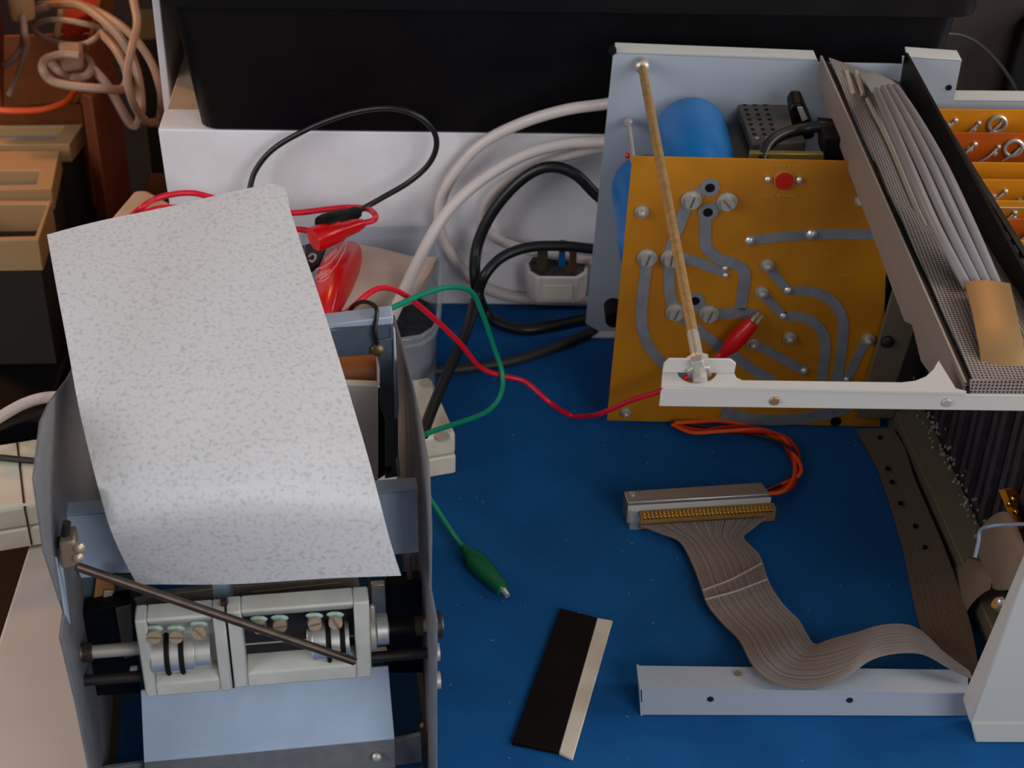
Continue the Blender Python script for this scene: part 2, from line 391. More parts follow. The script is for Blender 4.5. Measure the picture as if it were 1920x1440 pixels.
# right background
bx = B().box(0.372, 0.90, 1.305, 1.7, -0.75, 0.45).build('cupboard', M['wall'], bevel=0.004)
tag(bx, 'dark brown cupboard standing behind the right end of the bench', 'cupboard')
bb = B(); q_ = [Y(1880, 195, 1.285), Y(1960, 195, 1.285), Y(1960, 20, 1.285), Y(1916, 60, 1.285), Y(1902, 110, 1.285)]; q_[0].z = q_[1].z = -.0028; bb.prism(q_, (0, 0.018, 0))
o = bb.build('black_case', M['blackmatt'], bevel=0.002); tag(o, 'black case behind the orange cards at the top right', 'case')
k = path([(1770, 62, 'y', 1.26), (1805, 66, 'y', 1.26), (1840, 86, 'y', 1.26), (1875, 122, 'y', 1.26), (1900, 160, 'y', 1.26), (1914, 200, 'y', 1.26), (1920, 260, 'y', 1.26)])
o = B().tube(spline(k), 0.0016, 8).build('thin_black_cable', M['cableblack']); tag(o, 'thin black cable arching in front of the dark cupboard', 'cable')

# ================================================================== LEFT BACKGROUND
def crate(y0, y1, zt, label, xr):
    t = thing('black_crate', label, 'crate', (-0.64, (y0 + y1) / 2, -0.75))
    B().box(-0.95, xr - .006, y0 + .006, y1 - .006, -0.75, zt - .005).build('body', M['black'], t, bevel=0.006)
    B().box(-0.956, xr, y0, y1, zt - .035, zt).build('rim', M['black'], t, bevel=0.004)
    n = int((y1 - y0 - .04) / .07)
    for j in range(n):
        for i in range(3):
            B().box(xr - .0059, xr - .0045, y0 + .04 + j * 0.07, y0 + .054 + j * 0.07, zt - .17 - i * 0.12, zt - .09 - i * 0.12).build('slot', M['blackmatt'], t)
crate(1.20, 1.515, -0.165, 'tall black plastic crate carrying the beige housings left of the bench', -.372)
crate(0.58, 1.19, -0.19, 'empty looking black plastic crate beside the left edge of the bench', -.331)
o = B().box(-.343, -.252, 1.22, 1.60, -.7499, -.14).build('brown_floor_block', mat('brown_floor_block', (104, 58, 26), .8, var=.15, scale=14), bevel=.003)  # added block, gives the lit brown of the floor in this gap
tag(o, 'brown block added as the lit floor between the wooden panel and the white box', 'carton')
# three beige housings on the crate, seen only at their right-hand ends
def housing(name, label, poly, zt, h, m_top, inner, m_in, grp='beige housings stacked on the crate', rimw=0.86, drop=0.02):
    """poly: four image corners of the top (back-left, back-right, front-right, front-left) on height zt"""
    P = [Z(x, y, zt) for x, y in poly]; c = sum(P, V((0, 0, 0))) / 4
    t = thing(name, label, 'housing', (c.x, c.y, zt - h), grp)
    Q = [Z(x, y, zt) for x, y in inner]
    b = B(); o = 0; dn = V((0, 0, -1))
    b.v += P + Q + [p + dn * drop for p in Q] + [p + dn * h for p in P]
    for i in range(4):
        j = (i + 1) % 4
        b.f += [(i, j, 4 + j, 4 + i), (4 + i, 4 + j, 8 + j, 8 + i), (i, 12 + i, 12 + j, j)]
    b.f += [(15, 14, 13, 12), (8, 9, 10, 11)]
    b.build('shell', m_top, t, bevel=0.001)
    b3 = B(); b3.prism([c + (p - c) * .93 + dn * (h + .0002) for p in P], (0, 0, -.164 + .0 - (zt - h)) if False else dn * (zt - h + .1645)); b3.build('base', M['wall'], t)
    B().prism([p + dn * (drop - 0.0004) * 0.999 for p in Q], (0, 0, 0.0012)).build('inset', m_in, t)
    return t
ZA, ZB, ZC = -0.03, -0.0302, -0.0304
housing('plastic_housing', 'beige open plastic housing at the back of the stack on the crate', [(-90, 236), (158, 233), (130, 270), (-90, 272)], ZA, 0.020, M['beigeplastic'], [(-70, 238), (120, 236), (104, 262), (-70, 263)], M['greyplastic'], drop=0.012)
housing('plastic_housing', 'pinkish beige housing with a slot in the middle of the stack on the crate', [(-90, 284), (112, 281), (97, 355), (-90, 358)], ZB, 0.022, M['beigeplastic'], [(-70, 321), (75, 319), (68, 346), (-70, 349)], M['greyplastic'], drop=0.014)
housing('plastic_housing', 'yellow beige tray housing with dark base at the front of the stack', [(-90, 376), (97, 375), (72, 450), (-90, 452)], ZC, 0.032, M['beigeplastic'], [(-80, 384), (89, 382), (66, 442), (-80, 445)], M['wall'], drop=0.03)
# wooden panel, cardboard box, green post
o = B().prism([Z(150, 175, 0.02), Z(208, 120, 0.02), Z(218, 128, 0.02), Z(172, 182, 0.02)], (0, 0, -0.77)).build('wooden_panel', M['wood'], bevel=0.002)
tag(o, 'orange brown wooden panel standing left of the white box', 'panel')
cb = thing('cardboard_box', 'open cardboard box full of tangled cables behind the housings', 'box', (-0.72, 1.95, -0.75))
q = [Z(-120, 205, -0.03), Z(150, 195, -0.03), Z(205, 60, -0.03), Z(-120, 70, -0.03)]
for i, (a, b_) in enumerate(((0, 1), (1, 2), (2, 3))):
    n = (q[b_] - q[a]).normalized().cross(V((0, 0, 1))) * -0.004
    B().prism([q[a], q[b_], q[b_] + n, q[a] + n], (0, 0, -0.30 if i < 2 else -0.2)).build('side', M['cardboard'], cb)
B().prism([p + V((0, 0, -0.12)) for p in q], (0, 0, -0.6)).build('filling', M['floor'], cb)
hinge = (Z(150, 195, -0.03), Z(205, 60, -0.03))
B().prism([hinge[0], hinge[1], hinge[1] + V((0.01, 0.02, 0.10)), hinge[0] + V((0.01, 0.0, 0.05))], (0.004, 0, 0)).build('flap', M['cardboard'], cb)
o = B().prism([Z(-40, 205, 0.0), Z(8, 205, 0.0), Z(8, 60, 0.0), Z(-40, 60, 0.0)], (0, 0, 0.12)).build('orange_carton', M['wood'], bevel=0.002); tag(o, 'orange carton at the far left edge of the cable box', 'carton')
o = B().prism([Z(250, 70, -0.05), Z(300, 70, -0.05), Z(300, 15, -0.05), Z(262, 15, -0.05)], (0, 0, -0.70)).build('olive_case', M['olivepost'], bevel=0.003)
tag(o, 'olive green case standing behind the wooden panel', 'case')
# loops of flex spilling out of the cardboard box
def flex(lbl, pts, r=0.0035, m='greywire', nm='mains_flex'):
    k = path(pts); o = B().tube(spline(k, 8), r, 8).build(nm, M[m]); tag(o, lbl, 'cable', 'flex spilling from the cardboard box'); return o
zz = 0.03
flex('grey flex coiled in a flat oval on top of the cable box', [(148, 105, 'z', zz), (165, 112, 'z', zz), (172, 128, 'z', zz), (160, 143, 'z', zz), (135, 143, 'z', zz - .01), (110, 132, 'z', zz), (96, 118, 'z', zz)], 0.0042)
flex('long grey flex from the flat coil dropping to a hook beside the wooden panel', [(150, 104, 'z', .05), (115, 102, 'z', .05), (85, 112, 'z', .05), (80, 130, 'z', .05), (95, 150, 'z', .04), (130, 160, 'z', .04), (190, 166, 'z', .04), (225, 168, 'z', .03), (236, 158, 'z', .03), (240, 140, 'z', .03), (232, 120, 'z', .04), (215, 90, 'z', .05), (190, 62, 'z', .05)], 0.0042)
flex('grey flex looping down in a narrow V beside the wooden panel', [(175, 130, 'z', .03), (200, 158, 'z', .02), (225, 200, 'z', 0), (245, 232, 'z', -.02), (258, 232, 'z', -.02), (264, 210, 'z', 0), (262, 165, 'z', .02), (250, 115, 'z', .04), (225, 70, 'z', .06), (190, 35, 'z', .07), (150, 10, 'z', .07), (110, 8, 'z', .06), (75, 10, 'z', .05)], 0.0046)
flex('outermost grey flex arching from the cable box to the white box corner', [(70, 18, 'z', .05), (120, 6, 'z', .06), (165, 14, 'z', .07), (215, 40, 'z', .07), (255, 75, 'z', .06), (285, 120, 'z', .04), (300, 165, 'z', .02), (303, 195, 'z', .0), (300, 235, 'z', -.04)], 0.004)
flex('yellowed flex rising from the V loop to the top of the frame', [(298, 226, 'z', -.03), (280, 230, 'z', -.02), (262, 215, 'z', 0), (245, 180, 'z', .03), (238, 140, 'z', .05), (247, 90, 'z', .07), (257, 45, 'z', .08), (252, 10, 'z', .09), (245, -20, 'z', .10)], 0.004)
flex('thin cream flex making a wide pointed loop over the red packet', [(62, 50, 'z', .04), (80, 40, 'z', .05), (115, 37, 'z', .06), (160, 45, 'z', .06), (188, 55, 'z', .05), (178, 72, 'z', .05), (150, 84, 'z', .04), (110, 80, 'z', .03), (75, 66, 'z', .03), (60, 54, 'z', .03)], 0.003)
flex('yellow flex hanging from the cream plug at the left edge', [(43, 30, 'z', .07), (46, 60, 'z', .06), (50, 85, 'z', .04), (42, 115, 'z', .02), (32, 145, 'z', 0), (18, 178, 'z', -.02)], 0.0034)
flex('second yellow flex curving left beneath the cream plug', [(42, 28, 'z', .065), (44, 60, 'z', .05), (42, 85, 'z', .03), (30, 105, 'z', .02), (12, 120, 'z', .01), (-10, 128, 'z', .0)], 0.0034)
flex('orange flex lying along the near edge of the cable box', [(-10, 206, 'z', .01), (30, 208, 'z', .01), (80, 205, 'z', .01), (120, 192, 'z', .01), (140, 172, 'z', .01), (150, 150, 'z', .02)], 0.003, 'orangewire')
flex('white flex crossing the box from the top to the flat coil', [(150, 8, 'z', .05), (185, 30, 'z', .055), (205, 60, 'z', .05), (222, 92, 'z', .04), (233, 125, 'z', .035), (245, 165, 'z', .02), (258, 205, 'z', .0), (272, 226, 'z', -.01)], 0.0038)
p = thing('cream_plug', 'cream mains plug lying at the top left of the cable box', 'plug', Z(45, 30, .06))
B().prism([Z(15, 14, .06), Z(42, 4, .06), Z(66, 6, .06), Z(68, 40, .06), (Z(40, 46, .06)), Z(20, 44, .06)], (0, 0, .035)).build('body', M['beigeplastic'], p, bevel=0.004)
o = B().prism([Z(112, 108, .03), Z(160, 108, .03), Z(158, 134, .03), Z(118, 138, .03)], (0, 0, .018)).build('grey_adaptor', M['greywire'], bevel=0.004); tag(o, 'pale grey adaptor inside the flat coil of flex', 'adaptor')
o = B().prism([Z(130, 14, .01), Z(190, 14, .01), Z(190, 52, .01), Z(120, 78, .01)], (0, 0, .02)).build('red_packet', mat('orange_red_card', (190, 62, 20), 0.6), bevel=0.002); tag(o, 'orange red packet under the cable loops', 'packet')
o = B().prism([Z(112, 20, .04), Z(124, 20, .04), Z(112, 72, .03), Z(103, 72, .03)], (0, 0, .008)).build('cream_strap', M['beigeplastic'], bevel=0.001); tag(o, 'cream plastic strap standing among the cable loops', 'strap')
o = B().prism([Z(205, 411, .072), Z(252, 356, .072), Z(275, 355, .072), Z(330, 385, .072), Z(330, 440, .072), Z(230, 440, .072)], (0, 0, -.0748)).build('beige_block', M['boxbeige'], bevel=0.003)
tag(o, 'beige block peeping out above the left half of the speckled paper', 'block')

# ================================================================== ELECTRONICS CHASSIS (right)
ch = thing('open_chassis', 'pale grey open metal electronics chassis with handle and amber circuit boards', 'chassis', (0.25, 0.9, 0.0))
YB = 1.097
# back panel, top flange, low right part
pb = B()
pb.prism([Y(1098, 606, YB), Y(1150, 98, YB), Y(1533, 112, YB), Y(1535, 118, YB), Y(1692, 121, YB), Y(1692, 106, YB), Y(1803, 113, YB), Y(1788, 188, YB), (0.46, YB, 0.2088), (0.46, YB, 0.006), (0.10, YB, 0.006)], (0, 0.0015, 0))
pb.build('back_panel', M['chassis'], ch)
def lip(a, b, name='top_flange'):
    a, b = V(a), V(b); B().prism([a, b, b + V((-0.001, 0.013, 0.0016)), a + V((0.001, 0.013, 0.0016))], (0, 0, -0.0012)).build(name, M['rail'], ch, bevel=0.0005)
lip(Y(1152, 98, YB), Y(1533, 113, YB)); lip(Y(1700, 106, YB), Y(1804, 113, YB)); lip(Y(1788, 188, YB), (0.46, YB, 0.2088))
B().prism([Z(1107, 606, .006), Z(1170, 606, .006), Z(1170, 634, 0.0006), Z(1107, 634, 0.0006)], (0, 0, 0.0012)).build('bottom_flange', M['rail'], ch)
B().cyl(Y(1148, 95, YB) + V((0, -.001, 0)), Y(1148, 95, YB) + V((0, .003, 0)), 0.003, n=12).build('notch', M['blackmatt'], ch)
B().cyl(Y(1779, 164, YB), Y(1779, 164, YB) + V((0, -.0006, 0)), 0.0022, n=12).build('hole', M['blackmatt'], ch)
B().cyl(Y(1152, 600, YB - .02), Y(1152, 600, YB - .02) + V((0, .02, 0)), 0.007, n=16).build('black_foot', M['blackmatt'], ch)
# main amber power board, upright
YP = 0.9824
bl, tl, tr, br_ = Y(1138, 788, YP), Y(1186, 295, YP), Y(1612, 305, YP), Y(1700, 802, YP)
board = B().prism([bl, V((.300, YP, bl.z - .004)), V((.274, YP, tr.z)), tl], (0, 0.0022, 0)).build('power_board', M['pcb'], ch)
NY = V((0, -1, 0))
def PB(x, y, off=0.0): return Y(x, y, YP - off)
PXM = 1.17 / FPX
def trace(keys, wpx):
    pts = spline([PB(*k) for k in keys], 6)
    o = strip_path(pts, NY, wpx * PXM, 0.0007).build('trace', M['pcbtrace'], board); return o
T = [([(1213, 481), (1209, 520), (1204, 560), (1203, 605), (1216, 648), (1246, 682), (1290, 708)], 21),
     ([(1332, 351), (1296, 372), (1276, 415), (1258, 465), (1254, 515), (1257, 555), (1266, 584)], 21),
     ([(1364, 376), (1327, 398), (1322, 432), (1324, 460), (1345, 483), (1378, 494), (1395, 510), (1394, 540), (1386, 584)], 22),
     ([(1302, 563), (1328, 586), (1360, 588), (1388, 586), (1418, 590)], 24),
     ([(1262, 478), (1300, 488), (1330, 500), (1361, 511)], 20),
     ([(1265, 584), (1300, 610), (1345, 646), (1400, 684), (1450, 715)], 22),
     ([(1403, 451), (1460, 444), (1520, 440), (1580, 438), (1675, 441)], 20),
     ([(1437, 497), (1458, 522), (1478, 545)], 18), ([(1478, 545), (1525, 547), (1560, 564), (1580, 600), (1578, 650), (1568, 720)], 20),
     ([(1428, 548), (1450, 572), (1469, 592)], 18), ([(1469, 592), (1510, 596), (1537, 615), (1547, 650), (1540, 720)], 20),
     ([(1410, 641), (1460, 668), (1510, 696)], 19), ([(1627, 635), (1606, 672), (1588, 712)], 17),
     ([(1352, 772), (1420, 786), (1500, 784), (1570, 770), (1610, 745)], 26)]
for k, w in T: trace(k, w)
for x, y in ((1331, 351), (1327, 397), (1303, 563)):
    B().cyl(PB(x, y), PB(x, y) + NY * .0009, 13 * PXM * 1.4, n=20).build('pad', M['pcbtrace'], board)
    B().cyl(PB(x, y), PB(x, y) + NY * .0012, 9 * PXM, n=14).build('hole', M['blackmatt'], board)
for x, y, a in ((1296, 374, .5), (1363, 377, 1.5), (1213, 482, .5), (1257, 483, .7), (1266, 584, .45), (1329, 587, .45)):
    screw('screw', PB(x, y, .0005), NY, 12.5 * PXM, 0.006, M['zinc'], board, wash=19 * PXM, ang=a)
for x, y, r in ((1203, 396, 13), (1173, 772, 11), (1480, 632, 13), (1411, 643, 12), (1627, 635, 13), (1612, 376, 10), (1438, 496, 13), (1428, 547, 13)):
    screw('bolt', PB(x, y, .0003), NY, r * .62 * PXM, 0.006, M['zinc'], board, slot=False, wash=r * PXM)
for x, y, r in ((1522, 440, 11), (1406, 452, 10), (1360, 504, 6), (1361, 517, 6), (1478, 545, 9), (1469, 593, 8), (1508, 696, 8), (1588, 712, 7), (1440, 337, 7), (1499, 338, 7)):
    B().ball(PB(x, y, .001), r * PXM, 8, (1, .7, 1)).build('solder_dot', M['steel'], board)
B().cyl(PB(1470, 337), PB(1470, 337) + NY * .0012, 19 * PXM, n=24).build('button_ring', M['silk'], board)
B().cyl(PB(1470, 337), PB(1470, 337) + NY * .0030, 16.5 * PXM, n=24).build('red_button', mat('dull_red', (176, 28, 14), 0.7, spec=0.15), board, bevel=0.0004)
B().cyl(PB(1567, 790), PB(1567, 790) + NY * .0005, 11 * PXM, n=20).build('hole', M['blackmatt'], board)
for x, y, n in ((1445, 311, 6), (1492, 311, 3), (1432, 366, 4), (1456, 366, 2), (1470, 366, 5), (1550, 479, 5), (1572, 516, 6)):
    sp = B()
    for i in range(n):                                     # print too faint to read: small broken strokes
        c = PB(x + i * 5, y + i * .15, .0004); h = .0014 + .0006 * (i % 2)
        sp.obox(c, (.0007, 0, 0), (0, .0002, 0), (0, 0, h / 2))
    sp.build('faint_print', M['silk'], board, kind='stuff', smooth=0)
# capacitors behind the board
def cap_(c, r, y0, y1, name):
    b = B(); cx, cz = c
    pr = [(y0, r * .90), (y0 + .002, r * .97), (y0 + .006, r), (y1 - .007, r), (y1 - .002, r * .96), (y1, r * .86)]
    b.tube([(cx, y, cz) for y, _ in pr], [q for _, q in pr], 36)
    return b.build(name, M['bluecap'], ch, smooth=50)
cap_((.1555, .1890), .0258, YP + .006, 1.088, 'blue_capacitor'); cap_((.1275, .1430), .0258, YP + .006, 1.088, 'blue_capacitor')
B().ball(Y(1177, 292, 1.0), 0.002, 8).build('terminal', M['red'], ch)
# rods
def rod(p0, p1, r, knob, m, name):
    p0, p1 = V(p0), V(p1); d = (p1 - p0).normalized()
    o = B().tube([p0, p1], r, 14).build(name, m, ch)
    if knob: B().tube([p0 - d * .001, p0 + d * .0005, p0 + d * .003, p0 + d * .006, p0 + d * .0075], [knob * .8, knob, knob, knob * .95, knob * .6], 14).build('knob', M['zinc'], o)
    return o
ra, rb = Y(1203, 120, YB - .004), Y(1307, 668, .742)
ro = rod(ra, rb, .0031, .0052, M['brass'], 'long_rod')
B().tube([ra + (rb - ra) * .94, ra + (rb - ra) * 1.03], .0033, 14).build('ferrule', M['zinc'], ro)
rod(Y(1178, 228, YB - .004), Y(1187, 302, YP + .003), .0019, .0034, M['zinc'], 'short_rod')
# terminal block with fuse holder behind the board
zt = .203
tbk = B().prism([Z(1380, 184, zt), Z(1476, 180, zt), Z(1512, 266, zt), Z(1410, 270, zt)], (0, 0, -.008)).build('terminal_block', M['platen'], ch, bevel=.001)
for r_ in range(7):
    for c_ in range(3):
        x = 1396 + c_ * 19 + r_ * 3.0; y = 197 + r_ * 9.2
        B().cyl(Z(x, y, zt - .0002), Z(x, y, zt - .0002) + V((0, 0, .0005)), .0016, n=8).build('hole', M['blackmatt'], tbk)
for i in range(4): B().ball(Z(1397 + 18 * i, 189 - i, zt + .0004), .0016, 8, (1, 1, .5)).build('stud', M['zinc'], tbk)
for i in range(2): B().ball(Z(1420 + 19 * i, 259, zt + .0004), .0018, 8, (1, 1, .5)).build('stud', M['zinc'], tbk)
B().cyl(Z(1445, 190, zt), Z(1445, 190, zt) + V((0, 0, .004)), .0020, n=10).build('stud', M['oldbrass'], tbk)
B().box(.176, .214, 1.03, 1.085, .165, .1945).build('transformer', M['dark'], ch, bevel=.002)
fh = B().prism([Y(1474, 180, 1.07), Y(1482, 168, 1.07), Y(1500, 168, 1.07), Y(1524, 226, 1.07), Y(1520, 234, 1.07), Y(1488, 238, 1.07)], (0, -.014, -.004)).build('fuse_holder', M['black'], ch, bevel=.003)
B().prism([Y(1494, 200, 1.0548), Y(1504, 199, 1.0548), Y(1515, 222, 1.0548), Y(1504, 227, 1.0548)], (0, -.0012, 0)).build('fuse_tag', M['zinc'], fh, bevel=.0003)
o = B().tube(spline(path([(1428, 300, 'y', 1.0), (1440, 272, 'y', 1.01), (1465, 253, 'y', 1.02), (1505, 242, 'y', 1.03), (1545, 238, 'y', 1.03), (1570, 255, 'y', 1.03), (1584, 300, 'y', 1.02)])), .0042, 10).build('black_lead', M['cableblack'], ch)
B().prism([Y(1406, 287, 1.0), Y(1545, 289, 1.0), Y(1546, 304, 1.0), Y(1404, 304, 1.0)], (0, .0045, 0)).build('brass_channel', mat('olive_brass', (150, 140, 78), .35, .7), ch, bevel=.0006)
B().prism([Y(1545, 258, 1.01), Y(1590, 262, 1.01), Y(1600, 310, 1.01), Y(1547, 310, 1.01)], (0, .03, 0)).build('black_bracket', M['blackmatt'], ch, bevel=.001)
# olive bracket at the board's right edge
ob = B().prism([Y(1690, 486, .976), Y(1733, 580, .976), Y(1692, 722, .976), Y(1676, 785, .976), Y(1606, 785, .976), Y(1626, 716, .976)], (0, .003, 0)).build('side_bracket', M['olive'], ch, bevel=.0008)
B().prism([Y(1726, 592, .972), Y(1746, 600, .972), Y(1700, 735, .972), Y(1678, 735, .972)], (0, .004, 0)).build('bracket_edge', M['dark'], ch)
screw('screw', Y(1663, 639, .976), NY, .0046, .004, M['dark'], ch, slot=False, n=16)
# perforated cover: left flange, recessed top, black right wall
def LX(t): return V((.2432 + (.2560 - .2432) * t, 1.094 + (.698 - 1.094) * t, .2432))     # left top edge back -> front
def RX(t): return V((.3030 + (.3175 - .3030) * t, 1.094 + (.698 - 1.094) * t, .2432))
zs = .2235
fl = B(); fl.prism([LX(0), LX(.975), LX(.975) + V((0, 0, -.011)), LX(.93) + V((0, 0, -.024)), LX(.80) + V((0, 0, -.036)), LX(.735) + V((0, 0, -.029)), LX(.70) + V((0, 0, -.036)), LX(0) + V((0, 0, -.022))], (.0014, 0, 0))
fl.build('cover_flange', M['perf2'], ch, uvproj=lambda p: (p.y, p.z))
gw = V((.0062, 0, 0))
B().prism([LX(0) + V((.0014, 0, -.004)), LX(.97) + V((.0014, 0, -.004)), LX(.97) + gw + V((0, 0, -.004)), LX(0) + gw + V((0, 0, -.004))], (0, 0, -.001)).build('cover_groove_shade', M['dark'], ch)  # dark strip colours in the shade of the groove
cs = B(); a0, a1 = LX(0) + gw, LX(.97) + gw; c0, c1 = RX(0), RX(.97)
drop = V((0, 0, -.0015)); dropr = V((0, 0, zs - .2432))
cs.sheet([[a0 + drop, c0 + dropr], [LX(.5) + gw + drop, RX(.5) + dropr], [a1 + drop, c1 + V((0, 0, -.0030))]], .0012)
cs.uv = {}
cs.build('cover_top', M['perf'], ch, uvproj=lambda p: (p.x, p.y))
yf = Z(1240, 725, .2426).y + .0024
B().prism([Y(1818, 711, yf), Y(1990, 716, yf), Y(1990, 741, yf), Y(1818, 737, yf)], (0, -.0012, 0)).build('cover_front', M['perf'], ch, uvproj=lambda p: (p.x, p.z))
B().prism([c0 + V((-.0008, 0, -.028)), c1 + V((-.0008, 0, -.028)), c1 + V((-.0008, 0, .003)), c0 + V((-.0008, 0, .003))], (.0022, 0, 0)).build('cover_wall', M['black'], ch)
# carrying handle: four-ridged vinyl grip with metal ends
hd = B()
def hz(s): return .2440 + .022 * sin(pi * min(1, max(0, s)))
L_ = [(1636, 168), (1662, 232), (1698, 320), (1746, 430), (1806, 540)]
R_ = [(1684, 166), (1724, 222), (1774, 305), (1828, 418), (1876, 534)]
for j in range(4):
    f = (j + .5) / 4; pts = []
    for i in range(5):
        s_ = i / 4; x = L_[i][0] + (R_[i][0] - L_[i][0]) * f; y = L_[i][1] + (R_[i][1] - L_[i][1]) * f
        pts.append(Z(x, y, hz(s_)))
    hd.tube(spline(pts, 8), [.0035 if j else .0030] * 33, 10)
grip = hd.build('handle_grip', M['grip'], ch, smooth=60)
core = B(); rows = []
for i in range(5): rows.append([Z(L_[i][0] + 6, L_[i][1] + 4, hz(i / 4) - .002), Z(R_[i][0] - 5, R_[i][1] + 2, hz(i / 4) - .002)])
core.sheet(rows, .002).build('handle_core', M['grip'], ch)
B().tube(spline([Z(1626, 186, .238), Z(1668, 270, .2375), Z(1718, 390, .2375), Z(1780, 520, .2375), Z(1806, 560, .238)]), .0016, 8).build('handle_spring', M['zinc'], ch)
hc = B(); hc.sheet([[Z(1808, 527, .2485), Z(1852, 525, .2515), Z(1894, 531, .2485)], [Z(1824, 590, .2475), Z(1866, 588, .250), Z(1908, 592, .2475)], [Z(1836, 650, .245), Z(1880, 648, .247), Z(1920, 652, .245)], [Z(1841, 690, .240), Z(1884, 688, .241), Z(1924, 690, .240)], [Z(1836, 700, .234), Z(1884, 700, .234), Z(1926, 700, .234)]], .0012)
hc.build('handle_end', M['warmmetal'], ch, smooth=50)
B().sheet([[Z(1806, 612, .236), Z(1822, 612, .238)], [Z(1822, 655, .235), Z(1836, 650, .237)], [Z(1840, 692, .232), Z(1846, 690, .234)]], .0012).build('handle_end', M['warmmetal'], ch)
hb = B(); hb.sheet([[Z(1612, 136, .241), Z(1642, 136, .2425), Z(1672, 150, .241)], [Z(1622, 150, .246), Z(1652, 153, .247), Z(1684, 160, .2445)], [Z(1634, 170, .2475), Z(1660, 170, .2485), Z(1691, 171, .2465)]], .0012)
hb.build('handle_end', M['steel'], ch, smooth=50)
for x in (1581, 1600):
    B().prism([Z(x, 130, .2405), Z(x + 9, 130, .2405), Z(x + 24, 172, .2405), Z(x + 15, 174, .2405)], (0, 0, -.005)).build('handle_clip', M['zinc'], ch, bevel=.0008)
    B().prism([Z(x + 15, 174, .2405), Z(x + 24, 172, .2405), Z(x + 26, 190, .228), Z(x + 16, 190, .228)], (0, .001, -.001)).build('handle_clip', M['zinc'], ch)
# vertical cards to the right of the cover
random.seed(3)
CT = [(1764, 206, 'card'), (1788, 250, 'card2'), (1822, 306, 'card'), (1843, 338, 'card'), (1866, 378, 'card'), (1888, 412, 'card2'), (1903, 452, 'card'), (1918, 490, 'card')]
ztop = .2085
for ci, (x, y, mm) in enumerate(CT):
    p = Z(x, y, ztop); x0 = .3345 + (.98 - p.y) * .075
    cd_ = B().prism([(x0, p.y, ztop), (.47, p.y, ztop), (.47, p.y, .05), (x0, p.y, .05)], (0, .0018, 0)).build('card', M[mm], ch)
    n = 4 if ci != 2 else 1
    B().ball((x0 + .0012, p.y - .001, ztop - .001), .0016, 8).build('solder_dot', M['steel'], cd_)
    if ci == 2: continue
    yy = p.y - .0008
    def CP(dx, dz): return V((x0 + dx, yy, ztop + dz))
    for i in range(2): B().ball(CP(.012 + i * .018 + .004 * (ci % 3), -.012 - .003 * i), .0024, 8, (1, .6, 1)).build('solder_dot', M['steel'], cd_)
    for i in range(3):
        a = CP(.016 + i * .017 + .003 * (ci % 2), -.008 - .002 * (i % 2)); b_ = a + V((-.013, -.001, -.012))
        B().tube([a, (a + b_) / 2 + V((0, -.002, 0)), b_], .0009, 6).build('component_wire', M['zinc'], cd_)
        B().ball(a, .0021, 8, (1, .7, 1)).build('solder_dot', M['steel'], cd_)
    if ci in (0, 1):
        c = CP(.0460, -.010)
        B().tube([c + V((.006 * cos(q), -.001, .006 * sin(q))) for q in [2 * pi * k / 16 for k in range(17)]], .0014, 6).build('eyelet', M['zinc'], cd_)
    if ci in (4, 6): B().tube([CP(.004, -.004), CP(.06, -.004)], .0006, 6).build('component_wire', M['zinc'], cd_)
# front top rail with upright tab
rl = B(); zr = .2426
A1 = [Z(1242, 698, zr), Z(1268, 698, zr)]
arc = []
for k in range(9):
    q = pi - pi * k / 8; arc.append(Z(1307 + 37 * cos(q), 698 + 21 * sin(q), zr))
back = [Z(1242, 699, zr)] + [Z(1270, 699, zr)] + arc[1:-1] + [Z(1344, 699, zr), Z(1377, 700, zr), Z(1381, 708, zr), Z(1392, 713, zr), Z(1690, 717, zr), Z(1716, 714, zr), Z(1736, 706, zr), Z(1750, 693, zr), Z(1760, 676, zr), Z(1792, 728, zr)]
front = [Z(1990, 738, zr), Z(1240, 724, zr)]
rl.prism(back + [Z(1812, 733, zr), Z(1812, 736, zr)] + [front[1]], (0, 0, -.0013))
top = rl.build('top_rail', M['rail'], ch)
fy = Z(1240, 725, zr).y
def RF(x, y): return Y(x, y, fy)
B().prism([RF(1236, 762), RF(1239, 735), RF(1246, 727), RF(1812, 736), RF(1812, 740), RF(2010, 742), RF(2010, 772)], (0, .0013, 0)).build('rail_face', M['rail'], top, bevel=.0004)
ty = Z(1300, 699, zr).y
B().prism([Y(1242, 699, ty), Y(1245, 682, ty), Y(1254, 673, ty), Y(1370, 674, ty), Y(1380, 682, ty), Y(1377, 700, ty)], (0, .0013, 0)).build('rail_tab', M['rail'], top, bevel=.0003)
rc = Y(1312, 706, ty - .004)
B().tube([rc + V((0, .012, .002)), rc + V((0, .002, 0))], .0068, 6).build('nut', M['zinc'], top, bevel=.0004)
B().tube([rc + V((0, .004, 0)), rc + V((0, -.004, -.0005)), rc + V((0, -.0045, -.0005))], [.0038, .0038, .0030], 14).build('rod_end', M['zinc'], top)
B().tube([Y(1306, 672, ty - .001), rc + V((0, .003, .003))], .0042, 4).build('nut', M['zinc'], top, bevel=.0004)
for x, y in ((1452, 751), (1775, 754)):
    B().cyl(RF(x, y), RF(x, y) + V((0, -.0012, 0)), .0026, n=16).build('rivet', M['warmmetal'] if x < 1500 else M['zinc'], top, bevel=.0004)
